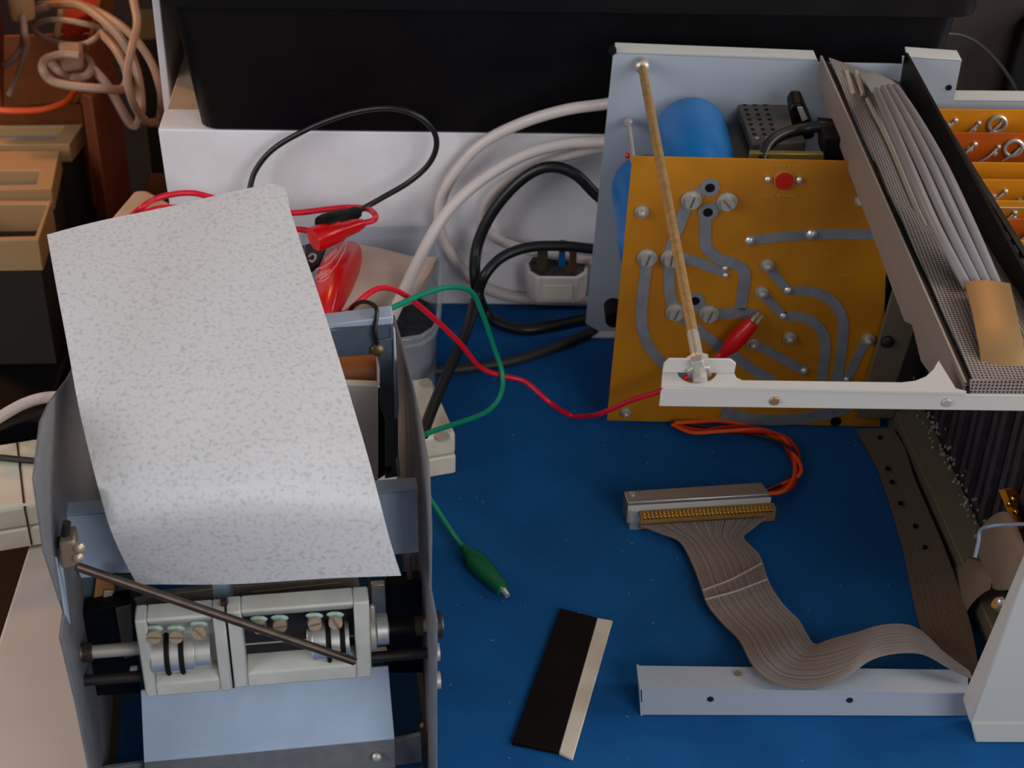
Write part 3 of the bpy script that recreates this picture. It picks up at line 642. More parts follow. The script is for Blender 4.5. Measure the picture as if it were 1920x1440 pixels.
# bottom rail
zb = .0236; by = Z(1199, 1290, zb).y
b2 = B().prism([Z(1196, 1248, zb - .004), Z(1199, 1290, zb), Z(1815, 1299, zb), Z(1815, 1256, zb - .004)], (0, 0, -.0014)).build('bottom_rail', M['chassis'], ch)
B().prism([Y(1199, 1290, by), Y(1815, 1299, by), V((Y(1815, 1352, by).x, by, .0004)), V((Y(1201, 1342, by).x, by, .0004))], (0, .0014, 0)).build('rail_face', M['chassis'], b2, bevel=.0006)
B().prism([Y(1199, 1290, by), Y(1201, 1342, by), Y(1201, 1342, by) + V((0, .026, 0)), Y(1199, 1290, by) + V((0, .022, -.003))], (.0013, 0, 0)).build('rail_end', M['chassis'], b2)
for x, y in ((1332, 1310), (1593, 1312)):
    B().cyl(Y(x, y, by), Y(x, y, by) + V((0, -.0008, 0)), .0019, n=12).build('hole', M['dark'], b2)
B().cyl(Z(1384, 1265, zb - .0030), Z(1384, 1265, zb - .0030) + V((0, 0, .0018)), .0020, n=12).build('rivet', M['olive'], b2)
# white corner leg
XL = .2925
lg = B()
f0, f1 = X(1818, 1357, XL), X(1920, 1085, XL)
g = (f1 - f0) * 1.55
lg.prism([f0, f0 + g, f0 + g + V((0, .006, 0)), f0 + (f1 - f0) * .42 + V((0, .016, 0)), f0 + V((0, .020, 0))], (.13, 0, 0))
leg = lg.build('corner_leg', M['white'], ch, bevel=.0012)
B().prism([(XL + .002, f0.y + .018, f0.z), (XL + .13, f0.y + .018, f0.z), (XL + .13, f0.y - .001, f0.z), (XL + .001, f0.y - .001, f0.z)], (.0, .0, .001)).build('leg_seam', M['rail'], leg)
B().prism([(XL + .001, f0.y - .0005, f0.z), (XL + .13, f0.y - .0005, f0.z), (XL + .13, f0.y + .018, f0.z), (XL + .002, f0.y + .018, f0.z)], (.006, 0.002, -f0.z + .0002)).build('leg_foot', M['white'], leg, bevel=.001)
# card-cage side: ribbed wall, base strip, solder blobs
XW = .3285
def sk(y): return (.98 - y) * .075            # the cage runs a little askew
B().prism([(XW + sk(1.09), 1.09, .010), (XW + sk(.72), .72, .010), (XW + sk(.72) + .004, .72, .010), (XW + sk(1.09) + .004, 1.09, .010)], (0, 0, .205)).build('cage_wall', M['dark'], ch)
n = 24
for i in range(n):
    y = .735 + i * (1.085 - .735) / (n - 1); x = XW + sk(y) - .0003; d_ = .0032 + .0015 * (i % 2)
    B().box(x - d_, x, y - .0042, y + .0042, .034, .214).build('rib', M['rib'], ch)
S0, S1 = 1.085, .715
B().quad8([(XW - .0215 + sk(S1), S1, .0006), (XW - .0215 + sk(S1), S1, .020), (XW - .0005 + sk(S1), S1, .0235), (XW - .0005 + sk(S1), S1, .0006)], [(XW - .0215 + sk(S0), S0, .0006), (XW - .0215 + sk(S0), S0, .020), (XW - .0005 + sk(S0), S0, .0235), (XW - .0005 + sk(S0), S0, .0006)]).build('cage_sill', M['olive'], ch, bevel=.0006)
random.seed(11)
sb = B()
for i in range(200):
    y = random.uniform(.735, 1.05); sb.ball((XW + sk(y) - .003 - random.uniform(0, .006), y, .022 + random.uniform(0, .022)), random.uniform(.0004, .0012), 6, (1, 1, random.uniform(.8, 2)))
sb.build('solder_blobs', M['steel'], ch, kind='stuff')
# flat brown cable along the sill
le = [(1604, 804), (1622, 835), (1640, 868), (1655, 905), (1692, 1025), (1724, 1170), (1760, 1228), (1822, 1274)]
re = [(1672, 802), (1694, 835), (1706, 868), (1718, 905), (1770, 1025), (1812, 1145), (1826, 1200), (1836, 1256)]
rows = []
LE, RE = spline([V((a, b, 0)) for a, b in le], 4), spline([V((a, b, 0)) for a, b in re], 4)
for a, b in zip(LE, RE): rows.append([Z(a.x, a.y, .004), Z((a.x + b.x) / 2, (a.y + b.y) / 2, .010), Z(b.x, b.y, .014)])
B().sheet(rows, .0009).build('flat_cable', M['film'], ch, smooth=60)
for x, y in ((1650, 822), (1664, 880), (1672, 905), (1688, 945), (1716, 988), (1734, 1028)):
    B().cyl(Z(x, y, .0100), Z(x, y, .0100) + V((0, 0, .0015)), .0018, n=8).build('hole', M['blackmatt'], ch)
# tan film cables curling at the right
def film(name, prof, z0, z1, m):
    """prof: image points of the near edge on height z0; the film stands up to z1"""
    pts = spline([Z(x, y, z0) for x, y in prof], 5)
    rows = [[p, p + V((0, .004, (z1 - z0) * .5)), p + V((.003, .012, z1 - z0))] for p in pts]
    return B().sheet(rows, .0006, (.6, -.6, .3)).build(name, m, ch, smooth=70)
XR = [[(1838, 985, .322), (1862, 962, .320), (1882, 954, .321), (1897, 962, .324)], [(1831, 1010, .321), (1862, 1000, .316), (1890, 995, .317), (1914, 1000, .323)],
      [(1829, 1040, .321), (1862, 1048, .314), (1895, 1043, .315), (1928, 1036, .322)], [(1850, 1078, .319), (1870, 1084, .314), (1895, 1079, .315), (1928, 1066, .320)], [(1858, 1107, .319), (1876, 1109, .315), (1893, 1107, .315), (1914, 1102, .319)]]
B().sheet([[X(*p) for p in r] for r in XR], .0006, (.7, -.5, .3)).build('film_loop', M['film2'], ch, smooth=80).modifiers.new('soft', 'SUBSURF').render_levels = 2
OUT = [(1862, 1066, .322), (1824, 1043, .324), (1790, 1060, .324), (1765, 1085, .322), (1768, 1112, .319), (1784, 1162, .316), (1806, 1204, .314)]
INN = [(1858, 1107, .318), (1850, 1109, .317), (1836, 1119, .316), (1818, 1138, .315), (1808, 1160, .314), (1811, 1182, .313), (1824, 1200, .312)]
OUT = OUT[:5]; INN = INN[:5]
rows = [[X(*a), X((a[0] + b[0]) / 2, (a[1] + b[1]) / 2, min(a[2], b[2]) - .002), X(*b)] for a, b in zip(OUT, INN)]
for r_ in rows:
    for p_ in r_: p_.z = max(p_.z, .003)
B().sheet(rows, .0006, (.7, -.5, .3)).build('film_loop', M['film2'], ch, smooth=80).modifiers.new('soft', 'SUBSURF').render_levels = 2
o = B().prism([X(1872, 918, .325), X(1915, 912, .345), X(1925, 1000, .345), X(1900, 985, .33)], (.004, 0, 0)).build('small_board', M['card'], ch)
for x, y in ((1893, 945), (1905, 960), (1900, 935)): B().ball(X(x, y, .329), .0022, 8).build('solder_dot', M['gold'], ch)
B().tube(spline(path([(1828, 1045, 'd', .93), (1834, 1018, 'd', .93), (1838, 995, 'd', .93), (1856, 987, 'd', .92), (1890, 984, 'd', .92), (1930, 982, 'd', .91)])), .0010, 8).build('blue_wire', M['bluewire'], ch)
B().tube([X(1868, 1130, .315), X(1895, 1150, .325), X(1915, 1165, .33)], .004, 10).build('post', M['brass'], ch)
B().ball(X(1876, 1128, .312), .003, 8).build('post', M['steel'], ch)

# ================================================================== LOOSE CONNECTOR, RIBBON, LOOM
cn = thing('edge_connector', 'aluminium edge connector with gold contacts lying on the blue mat', 'connector', Z(1310, 960, 0))
zc = .0185
c00, c01, c11, c10 = Z(1170, 921, zc), Z(1428, 904, zc), Z(1444, 926, zc), Z(1177, 942, zc)
B().quad8([V((p.x, p.y, .0004)) for p in (c00, c01, c11, c10)], [c00, c01, c11, c10]).build('bar', M['aluminium'], cn, bevel=.0006)
screw('screw', Z(1185, 927, zc - .0003), (0, 0, 1), .0022, .0012, M['zinc'], cn, slot=True, n=10)
ex = (c11 - c10).normalized(); ey = V((-ex.y, ex.x, 0)); L = (c11 - c10).length
def CN(u, v, z): return c10 + ex * u + ey * v + V((0, 0, z - zc))
B().prism([CN(.000, -.0006, .002), CN(L + .0006, -.0006, .002), CN(L + .0006, -.0006, .0165), CN(.000, -.0006, .0165)], -ey * .0014).build('bar_lip', M['rail'], cn, bevel=.0003)
B().prism([CN(.0075, -.0020, .0015), CN(L + .003, -.0020, .0015), CN(L + .003, -.0020, .0125), CN(.0075, -.0020, .0125)], -ey * .007).build('insulator', M['contact'], cn, bevel=.0006)
B().prism([CN(.001, -.002, .001), CN(.0085, -.002, .001), CN(.0085, -.002, .011), CN(.001, -.002, .013)], -ey * .006).build('end_clip', M['clear'], cn)
g0 = None
for row in range(2):
    for i in range(33):
        u = .0105 + i * (L - .011) / 32; v = -.0088 + row * .0025; z = .0118 + row * .0006
        p = CN(u, v, z)
        if g0 is None:
            g0 = B().obox(p, ex * .00082, ey * .00105 + V((0, 0, .0005)), V((0, 0, .0012))).build('contact', M['gold'], cn, bevel=.0003, seg=1); off = V(g0.location) + wpos(cn) - p
        else: clone(g0, 'contact', p + off, cn)
# ribbon
le = [(1200, 985), (1240, 1000), (1275, 1016), (1300, 1062), (1314, 1100), (1328, 1136), (1356, 1170), (1386, 1200), (1412, 1248), (1450, 1278), (1500, 1288), (1545, 1284), (1592, 1264), (1634, 1236), (1680, 1224), (1732, 1226), (1780, 1252), (1824, 1273)]
re = [(1438, 970), (1412, 990), (1395, 1008), (1424, 1040), (1438, 1080), (1450, 1106), (1472, 1136), (1498, 1162), (1512, 1186), (1526, 1206), (1545, 1202), (1572, 1194), (1610, 1184), (1650, 1172), (1696, 1170), (1730, 1184), (1770, 1222), (1818, 1258)]
hz_ = [.008, .008, .007, .006, .008, .008, .008, .014, .027, .029, .030, .030, .029, .028, .031, .032, .030, .027]
hr_ = [.008, .008, .008, .010, .012, .012, .012, .012, .013, .015, .018, .022, .027, .033, .037, .036, .032, .028]
LE = spline([V((a, b, z)) for (a, b), z in zip(le, hz_)], 5); RE = spline([V((a, b, z)) for (a, b), z in zip(re, hr_)], 5)
rows = []
for a, b in zip(LE, RE):
    pa, pb_ = Z(a.x, a.y, a.z), Z(b.x, b.y, b.z)
    rows.append([pa + (pb_ - pa) * (j / 12) for j in range(13)])
for (xa, ya), (xb, yb2), dip in (((1317, 1107), (1428, 1056), 4), ((1322, 1124), (1438, 1086), 3)):
    B().tube(spline([Z(xa, ya, .0112), Z((xa + xb) / 2, (ya + yb2) / 2 + dip, .0125), Z(xb, yb2, .0142)]), .0007, 6).build('fold_crease', M['foldline'], cn)
o = B().sheet(rows, .0009).build('ribbon_cable', M['ribbon'], cn, smooth=70)
# loom
lm = thing('wire_loom', 'orange and red wire loom running from the amber board to the edge connector', 'wires', Z(1400, 805, 0))
base = [(1262, 794), (1300, 800), (1345, 800), (1395, 803), (1440, 812), (1474, 832), (1494, 862), (1494, 890), (1474, 910), (1436, 924)]
for i, (mm, dx, dy, ph) in enumerate((('darkred', 0, 4, 0), ('orangewire', 3, -3, 1.6), ('brownwire', -4, 1, 3.1), ('darkred', 2, 0, 4.4), ('orangewire', -2, 3, 5.2))):
    pts = []
    for k, (x, y) in enumerate(base):
        w = 1 if 0 < k < 9 else .3
        pts.append(Z(x + dx * w + 5 * sin(ph + k * .8) * w, y + dy * w + 8 * cos(ph + k * .9) * w, .004 + .002 * (1 + sin(ph + k)) + .0008 * i))
    B().tube(spline(pts, 6), .0014, 7).build('wire', M[mm], lm, label={'darkred': 'red wire', 'orangewire': 'orange wire', 'brownwire': 'dark brown wire'}[mm])
# felt strip
fs = thing('wiper_strip', 'flat black strip with an ivory edge lying on the blue mat', 'strip', Z(1055, 1280, 0))
th = .0026
B().prism([Z(1051, 1140, th), Z(1120, 1158, th), Z(1048, 1410, th), Z(960, 1392, th)], (0, 0, -th + .0001)).build('black_side', M['felt_black'], fs, bevel=.0004, label='black side')
B().prism([Z(1120, 1158, th), Z(1149, 1163, th), Z(1074, 1422, th), Z(1048, 1410, th)], (0, 0, -th + .0001)).build('ivory_edge', M['felt_white'], fs, bevel=.0005, label='ivory edge')

# ================================================================== PRINTER MECHANISM (left)
BA = radians(6.75); EU = V((cos(BA), sin(BA), 0)); EV = V((-sin(BA), cos(BA), 0)); PO = Z(786, 1300, 0)
def L(u, v, z): return PO + EU * u + EV * v + V((0, 0, z))
def PU(x, y, u): return pln(x, y, PO + EU * u, EU)
def PV(x, y, v): return pln(x, y, PO + EV * v, EV)
UL = -.1815
pr = thing('printer_mechanism', 'grey strip printer mechanism with two side plates and cream head blocks', 'printer', L(-.09, .03, 0))
def plate(u, prof, th, name, slots=()):
    return B().prism([L(u, v, z) for v, z in prof], EU * th).build(name, M['printer'], pr, bevel=.0005)
# side profiles (v, z), front edge upwards then back along the top
profR = [(-.100, .0), (-.0995, .047), (-.100, .105), (-.106, .163), (-.073, .154), (-.080, .199), (-.070, .234), (-.02, .2255), (.025, .213), (.10, .187), (.171, .160), (.176, .150), (.176, .06), (.150, .0)]
profL = [(-.088, .0), (-.088, .055), (-.090, .108), (-.098, .164), (-.079, .163), (-.098, .219), (-.091, .258), (-.050, .260), (-.02, .249), (.042, .218), (.10, .193), (.176, .150), (.176, .06), (.150, .0)]
plate(0.0, profR, .0016, 'side_plate'); pL = plate(UL, profL, -.0016, 'side_plate')
B().prism([L(UL, -.088, 0), L(UL + .0045, -.088, 0), L(UL + .0045, .15, 0), L(UL, .15, 0)], (0, 0, .0014)).build('bottom_flange', M['dark'], pr)
B().prism([L(UL + .0002, -.080, .20), L(UL + .0002, -.068, .185), L(UL + .0002, -.075, .150), L(UL + .0002, -.083, .165)], EU * .0006).build('plate_slot', M['bluegrey'], pL)
# shafts
sh = B(); sh.tube([L(UL - .004, -.057, .112), L(.009, -.057, .112)], .0036, 18); sh.build('main_shaft', M['zinc'], pr)
B().tube([L(-.0200, -.057, .112), L(-.0062, -.057, .112)], .0040, 18).build('shaft_sleeve', M['black'], pr)
sh = B(); sh.tube([L(UL - .002, -.062, .0965), L(.003, -.062, .0965)], .0030, 16); sh.build('lower_shaft', M['dark'], pr)
kn = B(); kn.tube([L(.002, -.057, .112), L(.0085, -.057, .112)], .0075, 20); kn.build('shaft_knob', M['dark'], pr, bevel=.0006)
for v, z in ((-.062, .0965), (-.066, .079)):
    screw('screw', L(.0016, v, z), EU, .0050, .005, M['zinc'], pr, slot=True, wash=.0066, n=14)
B().tube([L(-.002, -.057, .112), L(-.006, -.057, .112)], .0055, 16).build('bush', M['rodbrown'], pr)
B().tube([L(UL + .001, -.057, .112), L(UL + .006, -.057, .112)], .0052, 16).build('bush', M['rodbrown'], pr)
# head blocks
VF = -.072
def head(xl, xr, bl_, br2, name, win, rec='cream'):
    """cream casting with a window; image x of left/right at front top"""
    tl_, tr_ = PV(xl[0], xl[1], VF), PV(xr[0], xr[1], VF); b0, b1 = PV(bl_[0], bl_[1], VF), PV(br2[0], br2[1], VF)
    t = tl_; W_ = (tr_ - tl_).dot(EU); H_ = (tl_.z + tr_.z) / 2 - (b0.z + b1.z) / 2
    o3 = V((tl_.x, tl_.y, (b0.z + b1.z) / 2)); u = EU; up = V((0, 0, 1)); bk = EV
    def q(a, d, h): return o3 + u * a + bk * d + up * h
    l, r, bo, tp = win
    h = B(); dd = .0125
    h.prism([q(0, 0, 0), q(l, 0, 0), q(l, dd, 0), q(0, dd, 0)], up * H_)
    h.prism([q(W_ - r, 0, 0), q(W_, 0, 0), q(W_, dd, 0), q(W_ - r, dd, 0)], up * H_)
    h.prism([q(l, .002, 0), q(W_ - r, .002, 0), q(W_ - r, .0085, bo), q(W_ - r, dd, bo), q(W_ - r, dd, 0)][0:5] if False else [q(l, 0, 0), q(l, .0005, bo * .72), q(l, .006, bo), q(l, dd, bo), q(l, dd, 0)], u * (W_ - r - l))
    h.prism([q(l, .0005, H_), q(l, .0005, H_ - .002), q(l, .007, H_ - tp), q(l, dd, H_ - tp), q(l, dd, H_)], u * (W_ - r - l))
    hb_ = h.build(name, M['cream'], pr, bevel=.0012)
    B().prism([q(l, dd - .001, bo), q(W_ - r, dd - .001, bo), q(W_ - r, dd - .001, H_ - tp), q(l, dd - .001, H_ - tp)], bk * .001).build('recess', M[rec], hb_)
    return hb_, q, W_, H_
h1, q1, W1, H1 = head((252, 1165), (421, 1153), (262, 1308), (432, 1296), 'head_block', (.0058, .0062, .0118, .0105))
h2, q2, W2, H2 = head((425, 1150), (692, 1128), (440, 1294), (695, 1266), 'head_block', (.0072, .008, .0130, .0105), 'dark')  # second block: shadow in the recess is put in as a dark colour
# rollers on the shaft with o-rings
def roller(x0, x1, y, r, par, rings, step=None):
    a, b_ = PV(x0, y[0], -.060), PV(x1, y[1], -.060)
    ua, ub = (a - PO).dot(EU), (b_ - PO).dot(EU); vv, z = -.0635, .1135
    o = B().tube([L(ua, vv, z), L(ub, vv, z)], r, 28).build('roller', M['steel'], par, bevel=.0005)
    if step: B().tube([L(ub, vv, z), L(ub + step, vv, z)], r * .86, 24).build('roller_collar', M['steel'], o, bevel=.0003)
    for f in rings:
        c = L(ua + (ub - ua) * f, vv, z)
        bb_ = B(); n = 32; ring = []
        bb_.tube([c + (EV * cos(2 * pi * k / n) + V((0, 0, sin(2 * pi * k / n)))) * (r + .0004) for k in range(n + 1)], .0014, 8, cap=False)
        bb_.build('o_ring', M['blackmatt'], o)
roller(287, 368, (1228, 1220), .0104, pr, (.37, .70), .008)
roller(585, 655, (1212, 1206), .0104, pr, (.45, .82))
B().tube([L(-.064, -.0585, .113), L(-.052, -.0585, .113)], .0068, 20).build('roller_collar', M['steel'], pr, bevel=.0004)
# brass set screws with teal sealant
for x, y, par in ((290, 1188, h1), (331, 1188, h1), (374, 1180, h1), (486, 1170, h2), (525, 1168, h2), (590, 1164, h2), (629, 1162, h2)):
    c = PV(x, y, -.0695)
    screw('screw', c, (0.1, -1, .25), .0037, .0042, M['screwmetal'], par, slot=True, ang=random.uniform(0, 3), n=14)
    B().ball(c + V((0, .0004, .0032)), .0036, 10, (1.3, .25, .6)).build('sealant', M['patina'], par)
# gap rod between the blocks and dark strips behind them
B().prism([PV(413, 1130, -.066), PV(424, 1128, -.066), PV(440, 1290, -.066), PV(428, 1292, -.066)], EV * .003).build('block_divider', M['rodbrown'], pr)
for a, b_, c, d_ in (((250, 1122), (398, 1104), (400, 1128), (258, 1140)), ((437, 1100), (670, 1080), (676, 1104), (437, 1124))):
    B().prism([PV(*a, -.047), PV(*b_, -.047), PV(*c, -.047), PV(*d_, -.047)], EV * .004).build('platen_bar', M['platen'], pr, bevel=.0006)
B().tube([PV(470, 1110, -.0475), PV(640, 1092, -.0475)], .0005, 6).build('platen_spring', M['oldbrass'], pr)
B().prism([PV(392, 1088, -.0425), PV(445, 1080, -.0425), PV(445, 1136, -.0425), PV(398, 1140, -.0425)], EV * .001).build('paper_guide', M['bluegrey'], pr)
# black housings either side
def slab(pts, v, dv, name, m, par=None, bev=.0006):
    return B().prism([PV(x, y, v) for x, y in pts], EV * dv).build(name, M[m], par or pr, bevel=bev)
slab([(722, 1096), (793, 1092), (796, 1262), (722, 1262)], -.030, .010, 'motor_housing', 'black')
slab([(148, 1150), (246, 1128), (262, 1300), (165, 1306)], -.034, .010, 'motor_housing', 'black')
slab([(216, 1142), (246, 1136), (252, 1232), (232, 1236)], -.037, .002, 'felt_pad', 'olive')
slab([(696, 1098), (722, 1096), (726, 1180), (700, 1186)], -.034, .004, 'bearing_bracket', 'zinc')
slab([(696, 1222), (726, 1218), (726, 1228), (696, 1232)], -.040, .003, 'white_block', 'white')
slab([(243, 1256), (258, 1254), (258, 1266), (243, 1267)], -.060, .003, 'white_block', 'white')
cl = B(); cl.tube([L(-.0270, -.057, .112), L(-.0205, -.057, .112)], .0085, 20); cl.build('shaft_collar', M['steel'], pr, bevel=.0005)
cl = B(); cl.tube([L(-.0305, -.057, .112), L(-.0272, -.057, .112)], .0112, 20); cl.build('shaft_collar', M['zinc'], pr, bevel=.0005)
B().tube([L(-.0288, -.060, .118), L(-.0288, -.060, .132), L(-.0288, -.060, .133)], [.0018, .0018, .0010], 10).build('stop_pin', M['zinc'], pr)
slab([(688, 1082), (695, 1082), (699, 1200), (692, 1200)], -.052, .003, 'side_strip', 'dark')
# left rear window pieces: slate panel, tan label with white tag
slab([(146, 1086), (262, 1064), (262, 1150), (150, 1152)], -.020, .002, 'slate_panel', 'printerdark')
slab([(181, 1078), (214, 1086), (216, 1134), (173, 1142)], -.024, .001, 'tan_label', 'tan')
slab([(195, 1108), (212, 1108), (208, 1138), (192, 1140)], -.026, .001, 'white_tag', 'white')
slab([(143, 1088), (147, 1088), (149, 1106), (143, 1120)], -.022, .001, 'plate_tongue', 'bluegrey')
slab([(210, 1078), (250, 1078), (250, 1106), (222, 1108)], -.045, .002, 'dark_hinge', 'dark')
slab([(242, 1106), (266, 1106), (264, 1140), (248, 1146)], -.046, .004, 'dark_hinge', 'blackmatt')
# front cross bracket, blue grey, folded top
VB = -.030
bk = B().prism([PV(112, 966, VB), PV(783, 918, VB), PV(786, 1036, VB), PV(696, 1044, VB), PV(250, 1078, VB), PV(152, 1084, VB), PV(140, 1060, VB)], EV * .0012).build('cross_bracket', M['bluegrey'], pr, bevel=.0004)
B().prism([PV(112, 966, VB), PV(783, 918, VB), PV(783, 918, VB) + EV * .010, PV(114, 966, VB) + EV * .010], (0, 0, -.0012)).build('bracket_fold', M['bluegrey'], bk)
B().tube([PV(766, 1040, VB + .004), PV(770, 1092, VB + .004)], .0016, 8).build('bracket_stay', M['printer'], pr)
# lower front sheet and cross bar
vf = -.050
sheet_ = B()
sheet_.quad8([PV(264, 1296, vf), PV(728, 1250, vf), PV(740, 1386, vf - .012), PV(270, 1430, vf - .012)], [p + EV * .0012 for p in (PV(264, 1296, vf), PV(728, 1250, vf), PV(740, 1386, vf - .012), PV(270, 1430, vf - .012))])
fs_ = sheet_.build('front_sheet', M['bluegrey'], pr, bevel=.0003)
B().quad8([PV(270, 1430, vf - .012), PV(740, 1386, vf - .012), PV(742, 1440, vf - .016), PV(272, 1486, vf - .016)], [p + EV * .0012 for p in (PV(270, 1430, vf - .012), PV(740, 1386, vf - .012), PV(742, 1440, vf - .016), PV(272, 1486, vf - .016))]).build('front_lip', M['printer'], fs_, bevel=.0004)
screw('screw', PV(707, 1418, vf - .0148), (0, -1, .4), .0028, .003, M['zinc'], pr, slot=False)
slab([(170, 1448), (205, 1440), (270, 1432), (742, 1388), (790, 1378), (793, 1430), (740, 1436), (205, 1482), (172, 1484)], -.062 + .004, .003, 'cross_bar', 'printer')
B().prism([PV(788, 1365, -.06), PV(794, 1362, -.06), PV(800, 1440, -.06), PV(794, 1440, -.06)], EV * .003).build('bar_end', M['rodbrown'], pr)
# rear frame, roller and paper supply
VR = .080
slab([(560, 628), (630, 612), (735, 606), (736, 660), (712, 664), (560, 676)], VR, .0014, 'rear_frame', 'printerdark')
slab([(560, 616), (737, 594), (737, 608), (560, 630)], VR, .012, 'rear_frame_top', 'bluegrey')
slab([(700, 640), (738, 634), (746, 760), (747, 894), (722, 898), (722, 790), (712, 760), (712, 690)], VR - .002, .0014, 'rear_frame_leg', 'printerdark')
slab([(737, 612), (741, 620), (748, 760), (746, 786), (740, 786)], VR - .004, .002, 'frame_rib', 'bluegrey')
slab([(742, 862), (748, 862), (751, 894), (746, 896)], VR - .004, .002, 'frame_rib', 'bluegrey')
slab([(708, 730), (724, 728), (724, 890), (708, 900)], VR + .004, .002, 'dark_slot', 'blackmatt')
B().cyl(PV(728, 879, VR - .002), PV(728, 879, VR - .0030), .0024, n=12).build('hole', M['blackmatt'], pr)
c = PV(708, 655, VR - .001); screw('screw', c, (0, -1, .3), .0038, .003, M['oldbrass'], pr, slot=False)
B().tube(spline([PV(650, 600, VR + .03), PV(662, 574, VR + .03), PV(685, 566, VR + .02), PV(706, 580, VR + .005), PV(703, 618, VR - .003), PV(707, 645, VR - .003)]), .0013, 8).build('black_lead', M['cableblack'], pr)
B().tube([PV(560, 700, VR + .016), PV(704, 696, VR + .016)], .013, 24).build('rubber_roller', M['rubberbrown'], pr, smooth=50)
rows = []
for y, v in ((712, VR - .004), (722, VR - .008), (800, VR - .012), (905, VR - .014)):
    rows.append([PV(560, y + 6, v), PV(640, y, v), PV(709, y + 3, v)])
B().sheet(rows, .0004, (0, 1, 0)).build('supply_paper', M['rollpaper'], pr)
# clamp and diagonal rod
vc = -.080
cb_ = B().prism([PV(110, 1020, vc), PV(140, 1014, vc), PV(147, 1060, vc), PV(128, 1068, vc), PV(114, 1066, vc)], EV * .012).build('rod_clamp', M['clampmetal'], pr, bevel=.0012)
B().tube([PV(122, 1020, vc + .006), PV(125, 980, vc + .006)], .0021, 12).build('clamp_stud', M['dark'], cb_)
B().tube([PV(121, 1022, vc + .006), PV(121.5, 1012, vc + .006)], .0042, 6).build('clamp_nut', M['blackmatt'], cb_)
for x, y in ((148, 1026), (146, 1044)): B().ball(PV(x, y, vc + .001), .0032, 10).build('clamp_screw', M['screwmetal'], cb_)
B().tube([PV(143, 1062, vc + .002), PV(665, 1240, -.080)], .0023, 12).build('diagonal_rod', M['rodbrown'], pr)

# ------------------------------------------------------------------ the sheet of speckled paper
def width_z(pl_, pr_, w):
    lo, hi = .02, .40
    for _ in range(40):
        m_ = (lo + hi) / 2
        if (Z(*pl_, m_) - Z(*pr_, m_)).length > w: lo = m_
        else: hi = m_
    return (lo + hi) / 2
le = [(88, 440), (106, 540), (125, 640), (147, 760), (170, 860), (187, 925), (205, 985), (228, 1040), (257, 1097)]
re = [(528, 342), (556, 430), (590, 530), (628, 650), (662, 760), (690, 855), (712, 940), (730, 1010), (752, 1077)]
zl = [.262, .257, .251, .243, .235, .228, .213, .187, .157]
zr_ = [.262, .257, .251, .243, .235, .228, .217, .197, .175]
rows = []
LE, RE = spline([V((*a, z)) for a, z in zip(le, zl)], 4), spline([V((*a, z)) for a, z in zip(re, zr_)], 4)
for i, (a, b_) in enumerate(zip(LE, RE)):
    pa, pb_ = Z(a.x, a.y, a.z), Z(b_.x, b_.y, b_.z); t = i / (len(LE) - 1); r = []
    for j in range(25):
        f = j / 24; p = pa + (pb_ - pa) * f
        belly = .006 * sin(pi * f) * (1 - abs(2 * t - .8)) + .004 * sin(pi * f) * max(0, 1 - abs(t - .74) / .12)
        p.z += belly + .0006 * sin(9 * f + 14 * t)
        r.append(p)
    rows.append(r)
# torn upper-right corner
rows[0][-1] = Z(535, 352, .262); rows[1][-1] = Z(541, 374, .261)
pap = B().sheet(rows, .00035).build('speckled_paper_sheet', M['paper'], smooth=80)
tag(pap, 'white sheet of speckled paper lying over the printer mechanism', 'paper')

# ================================================================== EXTENSION STRIP
ws = thing('extension_strip', 'long cream mains extension strip behind the printer mechanism', 'extension lead', Z(420, 960, 0))
hs = .036
ra_, rb_ = Z(805, 891, 0), Z(850, 884, 0)
sx = (Z(846, 885, 0) - Z(0, 1031, 0)).normalized(); sy = V((-sx.y, sx.x, 0))
e0 = Z(855, 888, 0); dW = (Z(817, 713, hs) - Z(853, 824, hs)).dot(sy); LS = .40
def SP(u, v, z): return e0 - sx * u + sy * v + V((0, 0, z))
for nm, z0, z1 in (('base', .0003, .0165), ('cover', .0171, hs)):
    B().prism([SP(0, 0, z0), SP(LS, 0, z0), SP(LS, dW, z0), SP(0, dW, z0)][::-1], (0, 0, z1 - z0)).build(nm, M['strip'], ws, bevel=.003 if nm == 'cover' else .0015, seg=3)
for x, y in ((798, 720), (830, 818), (62, 834)):
    c = Z(x, y, hs)
    B().cyl(c - V((0, 0, .001)), c + V((0, 0, .0004)), .0052, n=18).build('screw_recess', M['stripshade'], ws, bevel=.0002)
sm = Z(40, 900, hs); us = (e0 - sm).dot(sx)
B().prism([SP(us - .0006, -.0003, .002), SP(us + .0006, -.0003, .002), SP(us + .0006, -.0003, hs - .001), SP(us + .0006, dW, hs + .0003), SP(us - .0006, dW, hs + .0003), SP(us - .0006, -.0003, hs - .001)][0:3] + [SP(us - .0006, -.0003, hs - .001)], sy * .0006).build('seam', M['rodbrown'], ws)
B().prism([SP(us - .0006, .002, hs + .0002), SP(us + .0006, .002, hs + .0002), SP(us + .0006, dW - .002, hs + .0002), SP(us - .0006, dW - .002, hs + .0002)], (0, 0, .0003)).build('seam', M['rodbrown'], ws)

